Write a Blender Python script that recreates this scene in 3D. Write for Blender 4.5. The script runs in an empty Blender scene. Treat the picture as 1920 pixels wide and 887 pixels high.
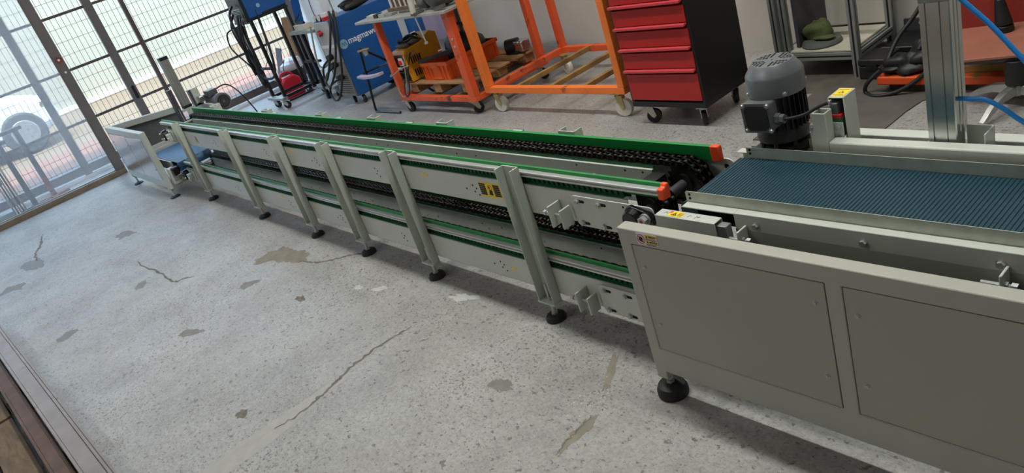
import bpy, bmesh, math, random
import numpy as np
from mathutils import Vector, Matrix, Euler
random.seed(7)
PI = math.pi
C = bpy.context.scene.collection

# ------------------------------------------------------------------ camera
cam_data = bpy.data.cameras.new('camera')
cam = bpy.data.objects.new('camera', cam_data)
C.objects.link(cam)
cam_data.sensor_width = 36.0
cam_data.lens = 1429.4 / 1920 * 36.0
cam_data.clip_start = 0.05
cam_data.clip_end = 200
_r = Vector((0.63018231, 0.71564717, -0.30119658))
_u = Vector((-0.14958514, 0.4925494, 0.85733271))
_f = Vector((-0.76190193, 0.49522137, -0.4174461))
cam.matrix_world = Matrix(((_r.x, _u.x, -_f.x, 0), (_r.y, _u.y, -_f.y, 0), (_r.z, _u.z, -_f.z, 1.6), (0, 0, 0, 1)))
bpy.context.scene.camera = cam

# ------------------------------------------------------------------ sky, sun, exposure
SKY = 7.0
SUN = 6.0
LAMP = 62.0
world = bpy.data.worlds.new('sky')
bpy.context.scene.world = world
world.use_nodes = True
bg = world.node_tree.nodes['Background']
bg.inputs[0].default_value = (0.45, 0.68, 1.0, 1)
bg.inputs[1].default_value = SKY
sun_data = bpy.data.lights.new('sun', 'SUN')
sun_data.energy = SUN
sun_data.angle = 0.01
sun_data.color = (1.0, 0.94, 0.85)
sun = bpy.data.objects.new('sun', sun_data)
C.objects.link(sun)
sun.rotation_euler = (math.radians(6), math.radians(17), 0)
vs = bpy.context.scene.view_settings
vs.view_transform = 'Standard'
vs.look = 'None'
vs.exposure = 0.2
vs.gamma = 1.0
vs.use_curve_mapping = False

# ------------------------------------------------------------------ helpers
def lin(c):
    c = c / 255.0
    return c / 12.92 if c <= 0.04045 else ((c + 0.055) / 1.055) ** 2.4

def rgb(r, g, b):
    return (lin(r), lin(g), lin(b), 1.0)

MATS = {}
def mat(name, col, rough=0.5, metal=0.0, spec=0.5, noise=0.0, scale=30.0, bump=0.0, bscale=120.0, stretch=(1, 1, 1), coat=0.0, wear=None, wear_amt=0.0, wear_scale=12.0):
    m = bpy.data.materials.new(name)
    m.use_nodes = True
    nt = m.node_tree
    b = nt.nodes['Principled BSDF']
    b.inputs['Base Color'].default_value = col
    b.inputs['Roughness'].default_value = rough
    b.inputs['Metallic'].default_value = metal
    b.inputs['Specular IOR Level'].default_value = spec
    b.inputs['Coat Weight'].default_value = coat
    tc = nt.nodes.new('ShaderNodeTexCoord')
    mp = nt.nodes.new('ShaderNodeMapping')
    mp.inputs['Scale'].default_value = stretch
    nt.links.new(tc.outputs['Object'], mp.inputs[0])
    last = None
    if noise > 0:
        n = nt.nodes.new('ShaderNodeTexNoise')
        n.inputs['Scale'].default_value = scale
        n.inputs['Detail'].default_value = 4
        nt.links.new(mp.outputs[0], n.inputs['Vector'])
        r = nt.nodes.new('ShaderNodeValToRGB')
        r.color_ramp.elements[0].position = 0.3
        r.color_ramp.elements[1].position = 0.7
        r.color_ramp.elements[0].color = tuple(max(0, c * (1 - noise)) for c in col[:3]) + (1,)
        r.color_ramp.elements[1].color = tuple(min(1, c * (1 + noise)) for c in col[:3]) + (1,)
        nt.links.new(n.outputs[0], r.inputs[0])
        last = r.outputs[0]
        nt.links.new(last, b.inputs['Base Color'])
    if wear is not None:
        n = nt.nodes.new('ShaderNodeTexNoise')
        n.inputs['Scale'].default_value = wear_scale
        n.inputs['Detail'].default_value = 8
        n.inputs['Roughness'].default_value = 0.7
        nt.links.new(mp.outputs[0], n.inputs['Vector'])
        r = nt.nodes.new('ShaderNodeValToRGB')
        r.color_ramp.elements[0].position = 1 - wear_amt - 0.04
        r.color_ramp.elements[1].position = 1 - wear_amt + 0.04
        r.color_ramp.elements[0].color = (0, 0, 0, 1)
        r.color_ramp.elements[1].color = (1, 1, 1, 1)
        nt.links.new(n.outputs[0], r.inputs[0])
        mx = nt.nodes.new('ShaderNodeMix')
        mx.data_type = 'RGBA'
        nt.links.new(r.outputs[0], mx.inputs[0])
        if last:
            nt.links.new(last, mx.inputs[6])
        else:
            mx.inputs[6].default_value = col
        mx.inputs[7].default_value = wear
        nt.links.new(mx.outputs[2], b.inputs['Base Color'])
    if bump > 0:
        n = nt.nodes.new('ShaderNodeTexNoise')
        n.inputs['Scale'].default_value = bscale
        n.inputs['Detail'].default_value = 3
        nt.links.new(mp.outputs[0], n.inputs['Vector'])
        bp = nt.nodes.new('ShaderNodeBump')
        bp.inputs['Strength'].default_value = bump
        bp.inputs['Distance'].default_value = 0.002
        nt.links.new(n.outputs[0], bp.inputs['Height'])
        nt.links.new(bp.outputs[0], b.inputs['Normal'])
    MATS[name] = m
    return m

mat('paint', rgb(202, 205, 196), 0.32, noise=0.03, scale=8, bump=0.06, bscale=400)
mat('frame_paint', rgb(176, 174, 164), 0.28, noise=0.03, scale=8, bump=0.05, bscale=400)
mat('plate_light', rgb(208, 213, 202), 0.35, noise=0.06, scale=14)
mat('alu_col', rgb(200, 201, 199), 0.2, 0.9, noise=0.05, scale=6, stretch=(1, 1, 0.1))
mat('paint_dark', rgb(160, 163, 152), 0.4, noise=0.04, scale=8)
mat('panel', rgb(170, 165, 154), 0.42, noise=0.02, scale=5, bump=0.15, bscale=700)
mat('green_paint', rgb(190, 196, 186), 0.38, noise=0.06, scale=10, bump=0.06, bscale=300)
mat('steel', rgb(190, 190, 186), 0.35, 0.9, noise=0.08, scale=20)
mat('galv', rgb(186, 192, 180), 0.36, 0.15, noise=0.1, scale=25)
mat('bolt', rgb(186, 187, 184), 0.35, 0.45)
mat('alu', rgb(206, 207, 204), 0.3, 0.5, noise=0.05, scale=6, stretch=(1, 1, 0.1))
mat('alu_dull', rgb(150, 152, 148), 0.45, 0.5, noise=0.08, scale=10)
mat('stainless', rgb(205, 203, 200), 0.2, 0.95, noise=0.04, scale=4)
mat('black', rgb(22, 22, 23), 0.45, noise=0.15, scale=15)
mat('black_gloss', rgb(18, 18, 20), 0.2)
mat('rubber', rgb(26, 26, 27), 0.55, noise=0.2, scale=30)
mat('dark_gap', rgb(14, 14, 13), 0.9)
mat('hole', rgb(20, 20, 19), 0.9)
mat('chain', rgb(40, 37, 33), 0.32, 0.75, noise=0.35, scale=60)
mat('chain_pin', rgb(92, 88, 80), 0.3, 0.85)
mat('sprocket', rgb(44, 44, 43), 0.45, 0.4, noise=0.4, scale=25)
mat('shaft', rgb(84, 84, 84), 0.4, 0.5)
mat('green', rgb(22, 138, 64), 0.4, noise=0.05, scale=5)
mat('green_dark', rgb(24, 92, 54), 0.5, noise=0.15, scale=20)
mat('orange_cap', rgb(250, 84, 38), 0.4)
mat('belt', rgb(24, 62, 76), 0.5, noise=0.1, scale=15)
mat('belt_blue', rgb(74, 116, 152), 0.4, noise=0.05, scale=8)
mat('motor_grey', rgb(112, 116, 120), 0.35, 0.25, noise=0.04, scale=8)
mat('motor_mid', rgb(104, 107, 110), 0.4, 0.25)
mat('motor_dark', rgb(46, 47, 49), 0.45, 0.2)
mat('yellow', rgb(246, 212, 28), 0.5)
mat('yellow_weld', rgb(226, 160, 26), 0.5, noise=0.1, scale=10, wear=rgb(96, 76, 48), wear_amt=0.38)
mat('sticker_white', rgb(226, 216, 216), 0.5)
mat('sticker_red', rgb(190, 30, 60), 0.5)
mat('print_black', rgb(28, 26, 22), 0.6)
mat('print_brown', rgb(160, 120, 50), 0.6)
mat('blue_arrow', rgb(38, 110, 205), 0.5)
mat('red_plastic', rgb(205, 36, 42), 0.4)
mat('green_plastic', rgb(22, 110, 62), 0.45)
mat('hose_blue', rgb(40, 140, 225), 0.3)
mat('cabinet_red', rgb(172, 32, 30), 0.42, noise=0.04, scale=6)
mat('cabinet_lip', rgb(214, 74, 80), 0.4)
mat('cabinet_black', rgb(16, 16, 18), 0.42)
mat('orange', rgb(240, 122, 46), 0.45, noise=0.08, scale=6, wear=rgb(140, 66, 30), wear_amt=0.36, wear_scale=9)
mat('orange_red', rgb(226, 92, 46), 0.48, noise=0.08, scale=6, wear=rgb(96, 48, 30), wear_amt=0.40, wear_scale=8)
mat('crate', rgb(236, 98, 28), 0.45, noise=0.06, scale=10)
mat('wood', rgb(168, 128, 84), 0.7, noise=0.25, scale=14, stretch=(1, 8, 8))
mat('wood_plank', rgb(200, 160, 116), 0.65, noise=0.14, scale=9, stretch=(6, 6, 0.6))
mat('wood_dark', rgb(108, 90, 68), 0.75, noise=0.3, scale=10, stretch=(1, 6, 6))
mat('slat', rgb(150, 112, 62), 0.65, noise=0.3, scale=8)
mat('wheel_white', rgb(206, 202, 190), 0.5, noise=0.06, scale=20)
mat('zinc_yellow', rgb(184, 170, 120), 0.4, 0.5)
mat('zinc', rgb(198, 196, 186), 0.38, 0.6)
mat('welder_blue', rgb(26, 88, 156), 0.42, noise=0.06, scale=5)
mat('welder_face', rgb(176, 170, 164), 0.5, noise=0.08, scale=8)
mat('welder_grille', rgb(120, 114, 106), 0.5, noise=0.1, scale=8)
mat('print_white', rgb(232, 236, 240), 0.5)
mat('print_pale', rgb(150, 190, 214), 0.5)
mat('plate_top', rgb(176, 174, 166), 0.45, 0.4, noise=0.16, scale=8)
mat('grinder', rgb(88, 88, 82), 0.6, noise=0.3, scale=14)
mat('lavender', rgb(186, 172, 196), 0.6, noise=0.06, scale=4)
mat('khaki', rgb(74, 82, 42), 0.85, noise=0.3, scale=18, bump=0.5, bscale=90)
mat('lid_grey', rgb(92, 94, 90), 0.55, noise=0.1, scale=8)
mat('board', rgb(196, 190, 172), 0.6, noise=0.12, scale=9)
mat('mat_rubber', rgb(92, 86, 80), 0.75, noise=0.18, scale=6)
mat('bag', rgb(30, 29, 28), 0.5, noise=0.3, scale=12)
mat('rust_red', rgb(160, 100, 80), 0.6, noise=0.12, scale=4, wear=rgb(120, 58, 44), wear_amt=0.36, wear_scale=5)
mat('red_back', rgb(150, 52, 42), 0.5, noise=0.1, scale=4)
mat('jack_orange', rgb(226, 84, 34), 0.5, wear=rgb(120, 100, 50), wear_amt=0.4, wear_scale=10)
mat('beam_steel', rgb(150, 140, 136), 0.45, 0.35, noise=0.14, scale=6, wear=rgb(104, 92, 84), wear_amt=0.36, wear_scale=7)
mat('beam_rust', rgb(94, 72, 62), 0.65, noise=0.3, scale=8)
mat('kerb', rgb(128, 116, 100), 0.7, noise=0.2, scale=8)
mat('gate_grey', rgb(118, 114, 112), 0.5, 0.2, noise=0.1, scale=6)
mat('gate_brown', rgb(92, 82, 78), 0.6, noise=0.2, scale=6)
mat('wire', rgb(110, 106, 100), 0.5, 0.4)
mat('wall_paint', rgb(206, 200, 190), 0.7, noise=0.07, scale=2.5, bump=0.1, bscale=60)
mat('wall_outer', rgb(200, 196, 188), 0.8, noise=0.05, scale=2)
mat('ceiling', rgb(190, 190, 186), 0.8, noise=0.05, scale=2)
mat('out_wall', rgb(152, 143, 120), 0.8, noise=0.06, scale=0.8, wear=rgb(148, 126, 106), wear_amt=0.34, wear_scale=0.9)
mat('out_ground', rgb(108, 92, 70), 0.85, noise=0.08, scale=1.5)
mat('out_pink', rgb(114, 82, 66), 0.85, noise=0.1, scale=3)
mat('out_shade', rgb(86, 83, 76), 0.8, noise=0.06, scale=3)
mat('car_white', rgb(222, 224, 224), 0.25, coat=0.4)
mat('car_glass', rgb(60, 72, 76), 0.1)
mat('car_tyre', rgb(60, 64, 60), 0.7)
mat('stand_grey', rgb(74, 72, 80), 0.5, 0.2, noise=0.1, scale=10)
mat('stand_red', rgb(132, 66, 54), 0.6, noise=0.2, scale=10)
mat('jerry_red', rgb(214, 40, 54), 0.4)
mat('cable_grey', rgb(140, 136, 128), 0.5)
mat('flag_white', rgb(238, 238, 240), 0.6)
mat('patch_dark', rgb(124, 120, 112), 0.55, noise=0.14, scale=20, bump=0.3, bscale=120)
mat('patch_brown', rgb(132, 124, 108), 0.6, noise=0.2, scale=14, bump=0.3, bscale=120)
mat('patch_white', rgb(188, 188, 182), 0.6, noise=0.08, scale=30)
mat('crack_dark', rgb(110, 104, 94), 0.8, noise=0.3, scale=40)
mat('groove_grey', rgb(164, 161, 154), 0.5, noise=0.08, scale=20)
mat('floor_stain_shade', rgb(92, 86, 76), 0.6, noise=0.3, scale=9)
mat('concrete_strip', rgb(178, 182, 176), 0.6, noise=0.12, scale=14)

def glass_mat():
    m = bpy.data.materials.new('dusty_glass')
    m.use_nodes = True
    nt = m.node_tree
    nt.nodes.clear()
    out = nt.nodes.new('ShaderNodeOutputMaterial')
    tr = nt.nodes.new('ShaderNodeBsdfTransparent')
    df = nt.nodes.new('ShaderNodeBsdfPrincipled')
    df.inputs['Base Color'].default_value = (0.75, 0.77, 0.78, 1)
    df.inputs['Roughness'].default_value = 0.25
    tl = nt.nodes.new('ShaderNodeBsdfTranslucent')
    tl.inputs[0].default_value = (0.8, 0.82, 0.84, 1)
    a = nt.nodes.new('ShaderNodeMixShader')
    a.inputs[0].default_value = 0.5
    nt.links.new(df.outputs[0], a.inputs[1])
    nt.links.new(tl.outputs[0], a.inputs[2])
    n = nt.nodes.new('ShaderNodeTexNoise')
    n.inputs['Scale'].default_value = 2.0
    tc = nt.nodes.new('ShaderNodeTexCoord')
    nt.links.new(tc.outputs['Object'], n.inputs['Vector'])
    mr = nt.nodes.new('ShaderNodeMapRange')
    mr.inputs[1].default_value = 0.2
    mr.inputs[2].default_value = 0.8
    mr.inputs[3].default_value = 0.13
    mr.inputs[4].default_value = 0.22
    nt.links.new(n.outputs[0], mr.inputs[0])
    b = nt.nodes.new('ShaderNodeMixShader')
    nt.links.new(mr.outputs[0], b.inputs[0])
    nt.links.new(tr.outputs[0], b.inputs[1])
    nt.links.new(a.outputs[0], b.inputs[2])
    nt.links.new(b.outputs[0], out.inputs[0])
    MATS['dusty_glass'] = m
glass_mat()

def floor_mat():
    m = bpy.data.materials.new('concrete_floor')
    m.use_nodes = True
    nt = m.node_tree
    L = nt.links.new
    b = nt.nodes['Principled BSDF']
    tc = nt.nodes.new('ShaderNodeTexCoord')
    def noise(scale, detail=4, rough=0.5, st=(1, 1, 1), rot=0.0, dist=0.0):
        mp = nt.nodes.new('ShaderNodeMapping')
        mp.inputs['Scale'].default_value = st
        mp.inputs['Rotation'].default_value = (0, 0, rot)
        L(tc.outputs['Object'], mp.inputs[0])
        n = nt.nodes.new('ShaderNodeTexNoise')
        n.inputs['Scale'].default_value = scale
        n.inputs['Detail'].default_value = detail
        n.inputs['Roughness'].default_value = rough
        n.inputs['Distortion'].default_value = dist
        L(mp.outputs[0], n.inputs['Vector'])
        return n.outputs[0]
    def ramp(src, stops):
        r = nt.nodes.new('ShaderNodeValToRGB')
        e = r.color_ramp.elements
        while len(e) < len(stops):
            e.new(0.5)
        for i, (p, c) in enumerate(stops):
            e[i].position = p
            e[i].color = c
        L(src, r.inputs[0])
        return r.outputs[0]
    def mix(fac, a, c, mode='MIX'):
        x = nt.nodes.new('ShaderNodeMix')
        x.data_type = 'RGBA'
        x.blend_type = mode
        for i, s in ((0, fac), (6, a), (7, c)):
            if hasattr(s, 'is_output'):
                L(s, x.inputs[i])
            else:
                x.inputs[i].default_value = s
        return x.outputs[2]
    W = (1, 1, 1, 1)
    K = (0, 0, 0, 1)
    base = ramp(noise(2.2, 8, 0.68), [(0.3, rgb(150, 147, 142)), (0.5, rgb(168, 166, 161)), (0.7, rgb(180, 179, 175))])
    fine = ramp(noise(75, 5, 0.7), [(0.32, (0.74, 0.74, 0.74, 1)), (0.68, (1.1, 1.1, 1.1, 1))])
    c = mix(1.0, base, fine, 'MULTIPLY')
    # worn patches where the paint has gone
    zone = ramp(noise(1.7, 4), [(0.42, K), (0.62, W)])
    pit1 = ramp(noise(42, 3, 0.6, (1, 1.25, 1), 0.5), [(0.63, K), (0.66, W)])
    pit0 = ramp(noise(15, 4, 0.65, (1, 1.3, 1), 0.2), [(0.672, K), (0.69, W)])
    pit2 = ramp(noise(95, 3, 0.55, (1, 1.4, 1), 0.9), [(0.585, K), (0.63, W)])
    pit3 = ramp(noise(60, 2, 0.5, (1, 6, 1), -0.5), [(0.635, K), (0.665, W)])
    c = mix(mix(0.2, pit0, K), c, rgb(110, 106, 99))
    c = mix(mix(0.2, pit1, K), c, rgb(94, 90, 84))
    z2 = mix(0.3, mix(1.0, zone, pit2, 'MULTIPLY'), pit2)
    c = mix(z2, c, rgb(112, 107, 98))
    c = mix(mix(0.35, pit3, K), c, rgb(106, 102, 96))
    scuff = ramp(noise(10, 6, 0.75, (1, 5, 1), 0.75), [(0.60, K), (0.74, W)])
    c = mix(mix(0.55, scuff, K), c, rgb(132, 130, 126))
    L(c, b.inputs['Base Color'])
    rg = nt.nodes.new('ShaderNodeMapRange')
    rg.inputs[1].default_value = 0.3
    rg.inputs[2].default_value = 0.7
    rg.inputs[3].default_value = 0.30
    rg.inputs[4].default_value = 0.5
    L(noise(5, 5, 0.6), rg.inputs[0])
    L(rg.outputs[0], b.inputs['Roughness'])
    bp = nt.nodes.new('ShaderNodeBump')
    bp.inputs['Strength'].default_value = 0.35
    bp.inputs['Distance'].default_value = 0.004
    hb = mix(0.5, noise(60, 4, 0.6), mix(0.5, pit1, pit2))
    bp.invert = True
    L(hb, bp.inputs['Height'])
    L(bp.outputs[0], b.inputs['Normal'])
    MATS['floor'] = m
floor_mat()

OFF = {}
def _link(o, parent=None):
    C.objects.link(o)
    if parent is not None:
        o.parent = parent

def tag(o, label=None, cat=None, group=None, kind=None):
    if label: o['label'] = label
    if cat: o['category'] = cat
    if group: o['group'] = group
    if kind: o['kind'] = kind
    return o

def thing(name, label, cat, loc, rot=0.0, group=None, authored=None):
    o = bpy.data.objects.new(name, None)
    o.empty_display_size = 0.1
    C.objects.link(o)
    o.location = loc
    o.rotation_euler = (0, 0, rot)
    OFF[o.name] = Vector(authored if authored is not None else loc)
    return tag(o, label, cat, group)

def rotm(ax, a):
    return Matrix.Rotation(a, 3, ax)

class MB:
    def __init__(s):
        s.v = []; s.f = []; s.m = []; s.cm = 0
    def add(s, vs_, fs_):
        n = len(s.v)
        s.v += [tuple(v) for v in vs_]
        s.f += [tuple(i + n for i in f) for f in fs_]
        s.m += [s.cm] * len(fs_)
        return s
    def mi(s, i):
        s.cm = i
        return s
    def box(s, x0, x1, y0, y1, z0, z1, R=None, c=None):
        V = [(x, y, z) for x in (x0, x1) for y in (y0, y1) for z in (z0, z1)]
        if R is not None:
            c = Vector(c) if c is not None else Vector(((x0 + x1) / 2, (y0 + y1) / 2, (z0 + z1) / 2))
            V = [tuple(R @ (Vector(v) - c) + c) for v in V]
        return s.add(V, [(0, 1, 3, 2), (4, 6, 7, 5), (0, 4, 5, 1), (2, 3, 7, 6), (0, 2, 6, 4), (1, 5, 7, 3)])
    def bar(s, p0, p1, w, h, up=(0, 0, 1)):
        p0 = Vector(p0); p1 = Vector(p1)
        d = (p1 - p0).normalized()
        upv = Vector(up)
        a = d.cross(upv)
        if a.length < 1e-4:
            a = d.cross(Vector((1, 0, 0)))
        a.normalize()
        b = a.cross(d)
        V = []
        for p in (p0, p1):
            for sa, sb in ((-1, -1), (1, -1), (1, 1), (-1, 1)):
                V.append(p + a * (sa * w / 2) + b * (sb * h / 2))
        return s.add(V, [(0, 1, 2, 3), (7, 6, 5, 4), (0, 4, 5, 1), (1, 5, 6, 2), (2, 6, 7, 3), (3, 7, 4, 0)])
    def prism(s, poly, ax, a, b, M=None):
        n = len(poly)
        V = []
        for t in (a, b):
            for u, w in poly:
                p = {'x': (t, u, w), 'y': (u, t, w), 'z': (u, w, t)}[ax]
                V.append(tuple(M @ Vector(p)) if M is not None else p)
        F = [tuple(range(n)), tuple(range(2 * n - 1, n - 1, -1))]
        F += [(i, i + n, (i + 1) % n + n, (i + 1) % n) for i in range(n)]
        return s.add(V, F)
    def frame(s, x0, x1, z0, z1, w, y0, y1):
        s.box(x0, x0 + w, y0, y1, z0, z1); s.box(x1 - w, x1, y0, y1, z0, z1)
        s.box(x0 + w, x1 - w, y0, y1, z0, z0 + w); s.box(x0 + w, x1 - w, y0, y1, z1 - w, z1)
        return s
    def cells(s, xs, zs, filled, y0, y1):
        # one welded plate in the x-z plane made of shared cells, so flush joints stay smooth
        nx, nz = len(xs), len(zs)
        V = [(x, y, z) for y in (y0, y1) for z in zs for x in xs]
        I = lambda k, i, j: k * nx * nz + j * nx + i
        on = lambda i, j: 0 <= i < nx - 1 and 0 <= j < nz - 1 and filled(i, j)
        F = []
        for j in range(nz - 1):
            for i in range(nx - 1):
                if not on(i, j):
                    continue
                for k in (0, 1):
                    F.append((I(k, i, j), I(k, i + 1, j), I(k, i + 1, j + 1), I(k, i, j + 1)))
                for di, dj, p, q in ((-1, 0, (i, j), (i, j + 1)), (1, 0, (i + 1, j), (i + 1, j + 1)), (0, -1, (i, j), (i + 1, j)), (0, 1, (i, j + 1), (i + 1, j + 1))):
                    if not on(i + di, j + dj):
                        F.append((I(0, *p), I(0, *q), I(1, *q), I(1, *p)))
        used = sorted({i for f in F for i in f})
        mp = {o: n for n, o in enumerate(used)}
        return s.add([V[i] for i in used], [tuple(mp[i] for i in f) for f in F])
    def cyl(s, p0, p1, r0, r1=None, n=16, caps=True):
        r1 = r0 if r1 is None else r1
        p0 = Vector(p0); p1 = Vector(p1)
        d = (p1 - p0).normalized()
        a = d.orthogonal().normalized(); b = d.cross(a)
        V = []
        for p, r in ((p0, r0), (p1, r1)):
            for i in range(n):
                t = 2 * PI * i / n
                V.append(p + a * (r * math.cos(t)) + b * (r * math.sin(t)))
        F = [(i, (i + 1) % n, (i + 1) % n + n, i + n) for i in range(n)]
        if caps:
            F += [tuple(range(n - 1, -1, -1)), tuple(range(n, 2 * n))]
        return s.add(V, F)
    def lathe(s, prof, c, n=24, axis=(0, 0, 1)):
        c = Vector(c); d = Vector(axis).normalized()
        a = d.orthogonal().normalized(); b = d.cross(a)
        V = []
        for r, h in prof:
            for i in range(n):
                t = 2 * PI * i / n
                V.append(c + d * h + a * (r * math.cos(t)) + b * (r * math.sin(t)))
        F = []
        for k in range(len(prof) - 1):
            for i in range(n):
                j = (i + 1) % n
                F.append((k * n + i, k * n + j, (k + 1) * n + j, (k + 1) * n + i))
        F += [tuple(range(n - 1, -1, -1)), tuple(range((len(prof) - 1) * n, len(prof) * n))]
        return s.add(V, F)
    def tube(s, pts, r, n=8, closed=False, smooth=0):
        P = [Vector(p) for p in pts]
        if smooth:
            P = catmull(P, smooth, closed)
        m = len(P)
        V = []; F = []
        T = []
        for i in range(m):
            if closed:
                t = P[(i + 1) % m] - P[i - 1]
            else:
                t = P[min(i + 1, m - 1)] - P[max(i - 1, 0)]
            T.append(t.normalized())
        a = T[0].orthogonal().normalized()
        for i in range(m):
            a = (a - T[i] * a.dot(T[i]))
            a = a.normalized() if a.length > 1e-6 else T[i].orthogonal().normalized()
            b = T[i].cross(a)
            rr = r[i] if isinstance(r, (list, tuple)) and len(r) == m else (r if not isinstance(r, (list, tuple)) else r[0])
            for k in range(n):
                t = 2 * PI * k / n
                V.append(P[i] + a * (rr * math.cos(t)) + b * (rr * math.sin(t)))
        for i in range(m if closed else m - 1):
            j = (i + 1) % m
            for k in range(n):
                l = (k + 1) % n
                F.append((i * n + k, i * n + l, j * n + l, j * n + k))
        if not closed:
            F += [tuple(range(n - 1, -1, -1)), tuple(range((m - 1) * n, m * n))]
        return s.add(V, F)
    def blob(s, c, rx, ry, rz, n=14, k=9, amp=0.0, seed=0, flat=None):
        rnd = random.Random(seed)
        ph = [rnd.uniform(0, 6.28) for _ in range(6)]
        V = []; F = []
        for i in range(1, k):
            th = PI * i / k
            for j in range(n):
                a = 2 * PI * j / n
                q = 1 + amp * (math.sin(3 * a + ph[0] + 2 * th) + math.sin(2 * th * 2 + ph[1] + a) + 0.6 * math.sin(5 * a + ph[2]))
                z = rz * math.cos(th) * q
                if flat is not None:
                    z = max(z, -flat)
                V.append((c[0] + rx * q * math.sin(th) * math.cos(a), c[1] + ry * q * math.sin(th) * math.sin(a), c[2] + z))
        V.append((c[0], c[1], c[2] + rz)); V.append((c[0], c[1], c[2] - (rz if flat is None else flat)))
        for i in range(k - 2):
            for j in range(n):
                l = (j + 1) % n
                F.append((i * n + j, (i + 1) * n + j, (i + 1) * n + l, i * n + l))
        t = len(V) - 2
        for j in range(n):
            F.append((t, j, (j + 1) % n))
            F.append((t + 1, (k - 2) * n + (j + 1) % n, (k - 2) * n + j))
        return s.add(V, F)
    def mesh(s, name, mats, c, smooth=0.0):
        me = bpy.data.meshes.new(name)
        V = [(v[0] - c[0], v[1] - c[1], v[2] - c[2]) for v in s.v]
        me.from_pydata(V, [], s.f)
        for m in mats:
            me.materials.append(MATS[m])
        if len(mats) > 1:
            me.polygons.foreach_set('material_index', s.m)
        bm = bmesh.new(); bm.from_mesh(me)
        bmesh.ops.recalc_face_normals(bm, faces=bm.faces)
        bm.to_mesh(me); bm.free()
        if smooth:
            me.shade_smooth()
            me.set_sharp_from_angle(angle=math.radians(smooth))
        me.update()
        return me
    def build(s, name, mats, parent=None, bevel=0.0, smooth=0.0, label=None, cat=None, group=None, kind=None, seg=2):
        if isinstance(mats, str):
            mats = [mats]
        A = np.array([tuple(v) for v in s.v])
        lo = A.min(0); hi = A.max(0)
        c = (lo + hi) / 2
        if parent is None:
            c[2] = lo[2]
        c = Vector([float(x) for x in c])
        me = s.mesh(name, mats, c, smooth or (40 if bevel else 0))
        o = bpy.data.objects.new(name, me)
        _link(o, parent)
        o.location = c - (OFF[parent.name] if parent is not None else Vector((0, 0, 0)))
        OFF[o.name] = c
        if bevel:
            md = o.modifiers.new('bevel', 'BEVEL')
            md.width = bevel; md.segments = seg; md.limit_method = 'ANGLE'; md.angle_limit = math.radians(40)
        return tag(o, label, cat, group, kind)

def catmull(P, k, closed=False):
    out = []
    m = len(P)
    rng = range(m if closed else m - 1)
    for i in rng:
        if closed:
            a, b, c, d = P[i - 1], P[i], P[(i + 1) % m], P[(i + 2) % m]
        else:
            a, b, c, d = P[max(i - 1, 0)], P[i], P[i + 1], P[min(i + 2, m - 1)]
        for j in range(k):
            t = j / k
            out.append(0.5 * ((2 * b) + (c - a) * t + (2 * a - 5 * b + 4 * c - d) * t * t + (3 * b - a - 3 * c + d) * t ** 3))
    if not closed:
        out.append(P[-1])
    return out

def inst(name, me, loc, parent, rot=(0, 0, 0), label=None):
    """a piece that shares its mesh; loc in the authored coordinates of its parent"""
    o = bpy.data.objects.new(name, me)
    _link(o, parent)
    o.location = Vector(loc) - (OFF[parent.name] if parent is not None else Vector((0, 0, 0)))
    o.rotation_euler = rot
    OFF[o.name] = Vector(loc)
    if label: o['label'] = label
    return o

def copy_tree(o, parent=None):
    c = o.copy()
    C.objects.link(c)
    c.parent = parent
    OFF[c.name] = OFF[o.name].copy()
    for ch in list(o.children):
        copy_tree(ch, c)
    return c

def text_mesh(txt, size, thick=0.0003, bold=0.0):
    cu = bpy.data.curves.new('lettering', 'FONT')
    cu.body = txt; cu.size = size; cu.extrude = thick; cu.offset = bold
    cu.align_x = 'LEFT'; cu.align_y = 'BOTTOM_BASELINE'
    o = bpy.data.objects.new('lettering_tmp', cu)
    C.objects.link(o)
    dg = bpy.context.evaluated_depsgraph_get()
    me = bpy.data.meshes.new_from_object(o.evaluated_get(dg))
    V = [tuple(v.co) for v in me.vertices]
    F = [tuple(p.vertices) for p in me.polygons]
    bpy.data.objects.remove(o); bpy.data.curves.remove(cu); bpy.data.meshes.remove(me)
    return V, F

def put_text(mb, txt, size, origin, ux, uy, bold=0.0):
    V, F = text_mesh(txt, size, bold=bold)
    o = Vector(origin); ux = Vector(ux).normalized(); uy = Vector(uy).normalized(); n = ux.cross(uy)
    mb.add([o + ux * v[0] + uy * v[1] + n * v[2] for v in V], F)
    return max(v[0] for v in V)

# shared bolt, nut and screw meshes (axis -y unless turned)
def _mk(fn, mats, name, smooth=35):
    b = MB(); fn(b)
    return b.mesh(name, mats, (0, 0, 0), smooth)
def hexprofile(r, t0=0.26):
    return [(r * math.cos(t0 + i * PI / 3), r * math.sin(t0 + i * PI / 3)) for i in range(6)]
ME_BOLT = _mk(lambda b: (b.cyl((0, 0, 0), (0, -0.002, 0), 0.011, n=14), b.prism(hexprofile(0.0085), 'y', -0.009, -0.002)), ['bolt'], 'bolt')
ME_SMALL = _mk(lambda b: (b.cyl((0, 0, 0), (0, -0.0012, 0), 0.0075, n=12), b.cyl((0, -0.0012, 0), (0, -0.0045, 0), 0.0055, 0.004, n=10)), ['bolt'], 'screw')
ME_HOLE = _mk(lambda b: b.cyl((0, 0.0, 0), (0, -0.0006, 0), 0.0042, n=10), ['hole'], 'screw_hole')
def slotprof(L, h, n=5):
    pts = []
    for i in range(n + 1):
        t = -PI / 2 + PI * i / n
        pts.append((L / 2 - h / 2 + h / 2 * math.cos(t), h / 2 * math.sin(t)))
    for i in range(n + 1):
        t = PI / 2 + PI * i / n
        pts.append((-L / 2 + h / 2 + h / 2 * math.cos(t), h / 2 * math.sin(t)))
    return pts
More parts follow.
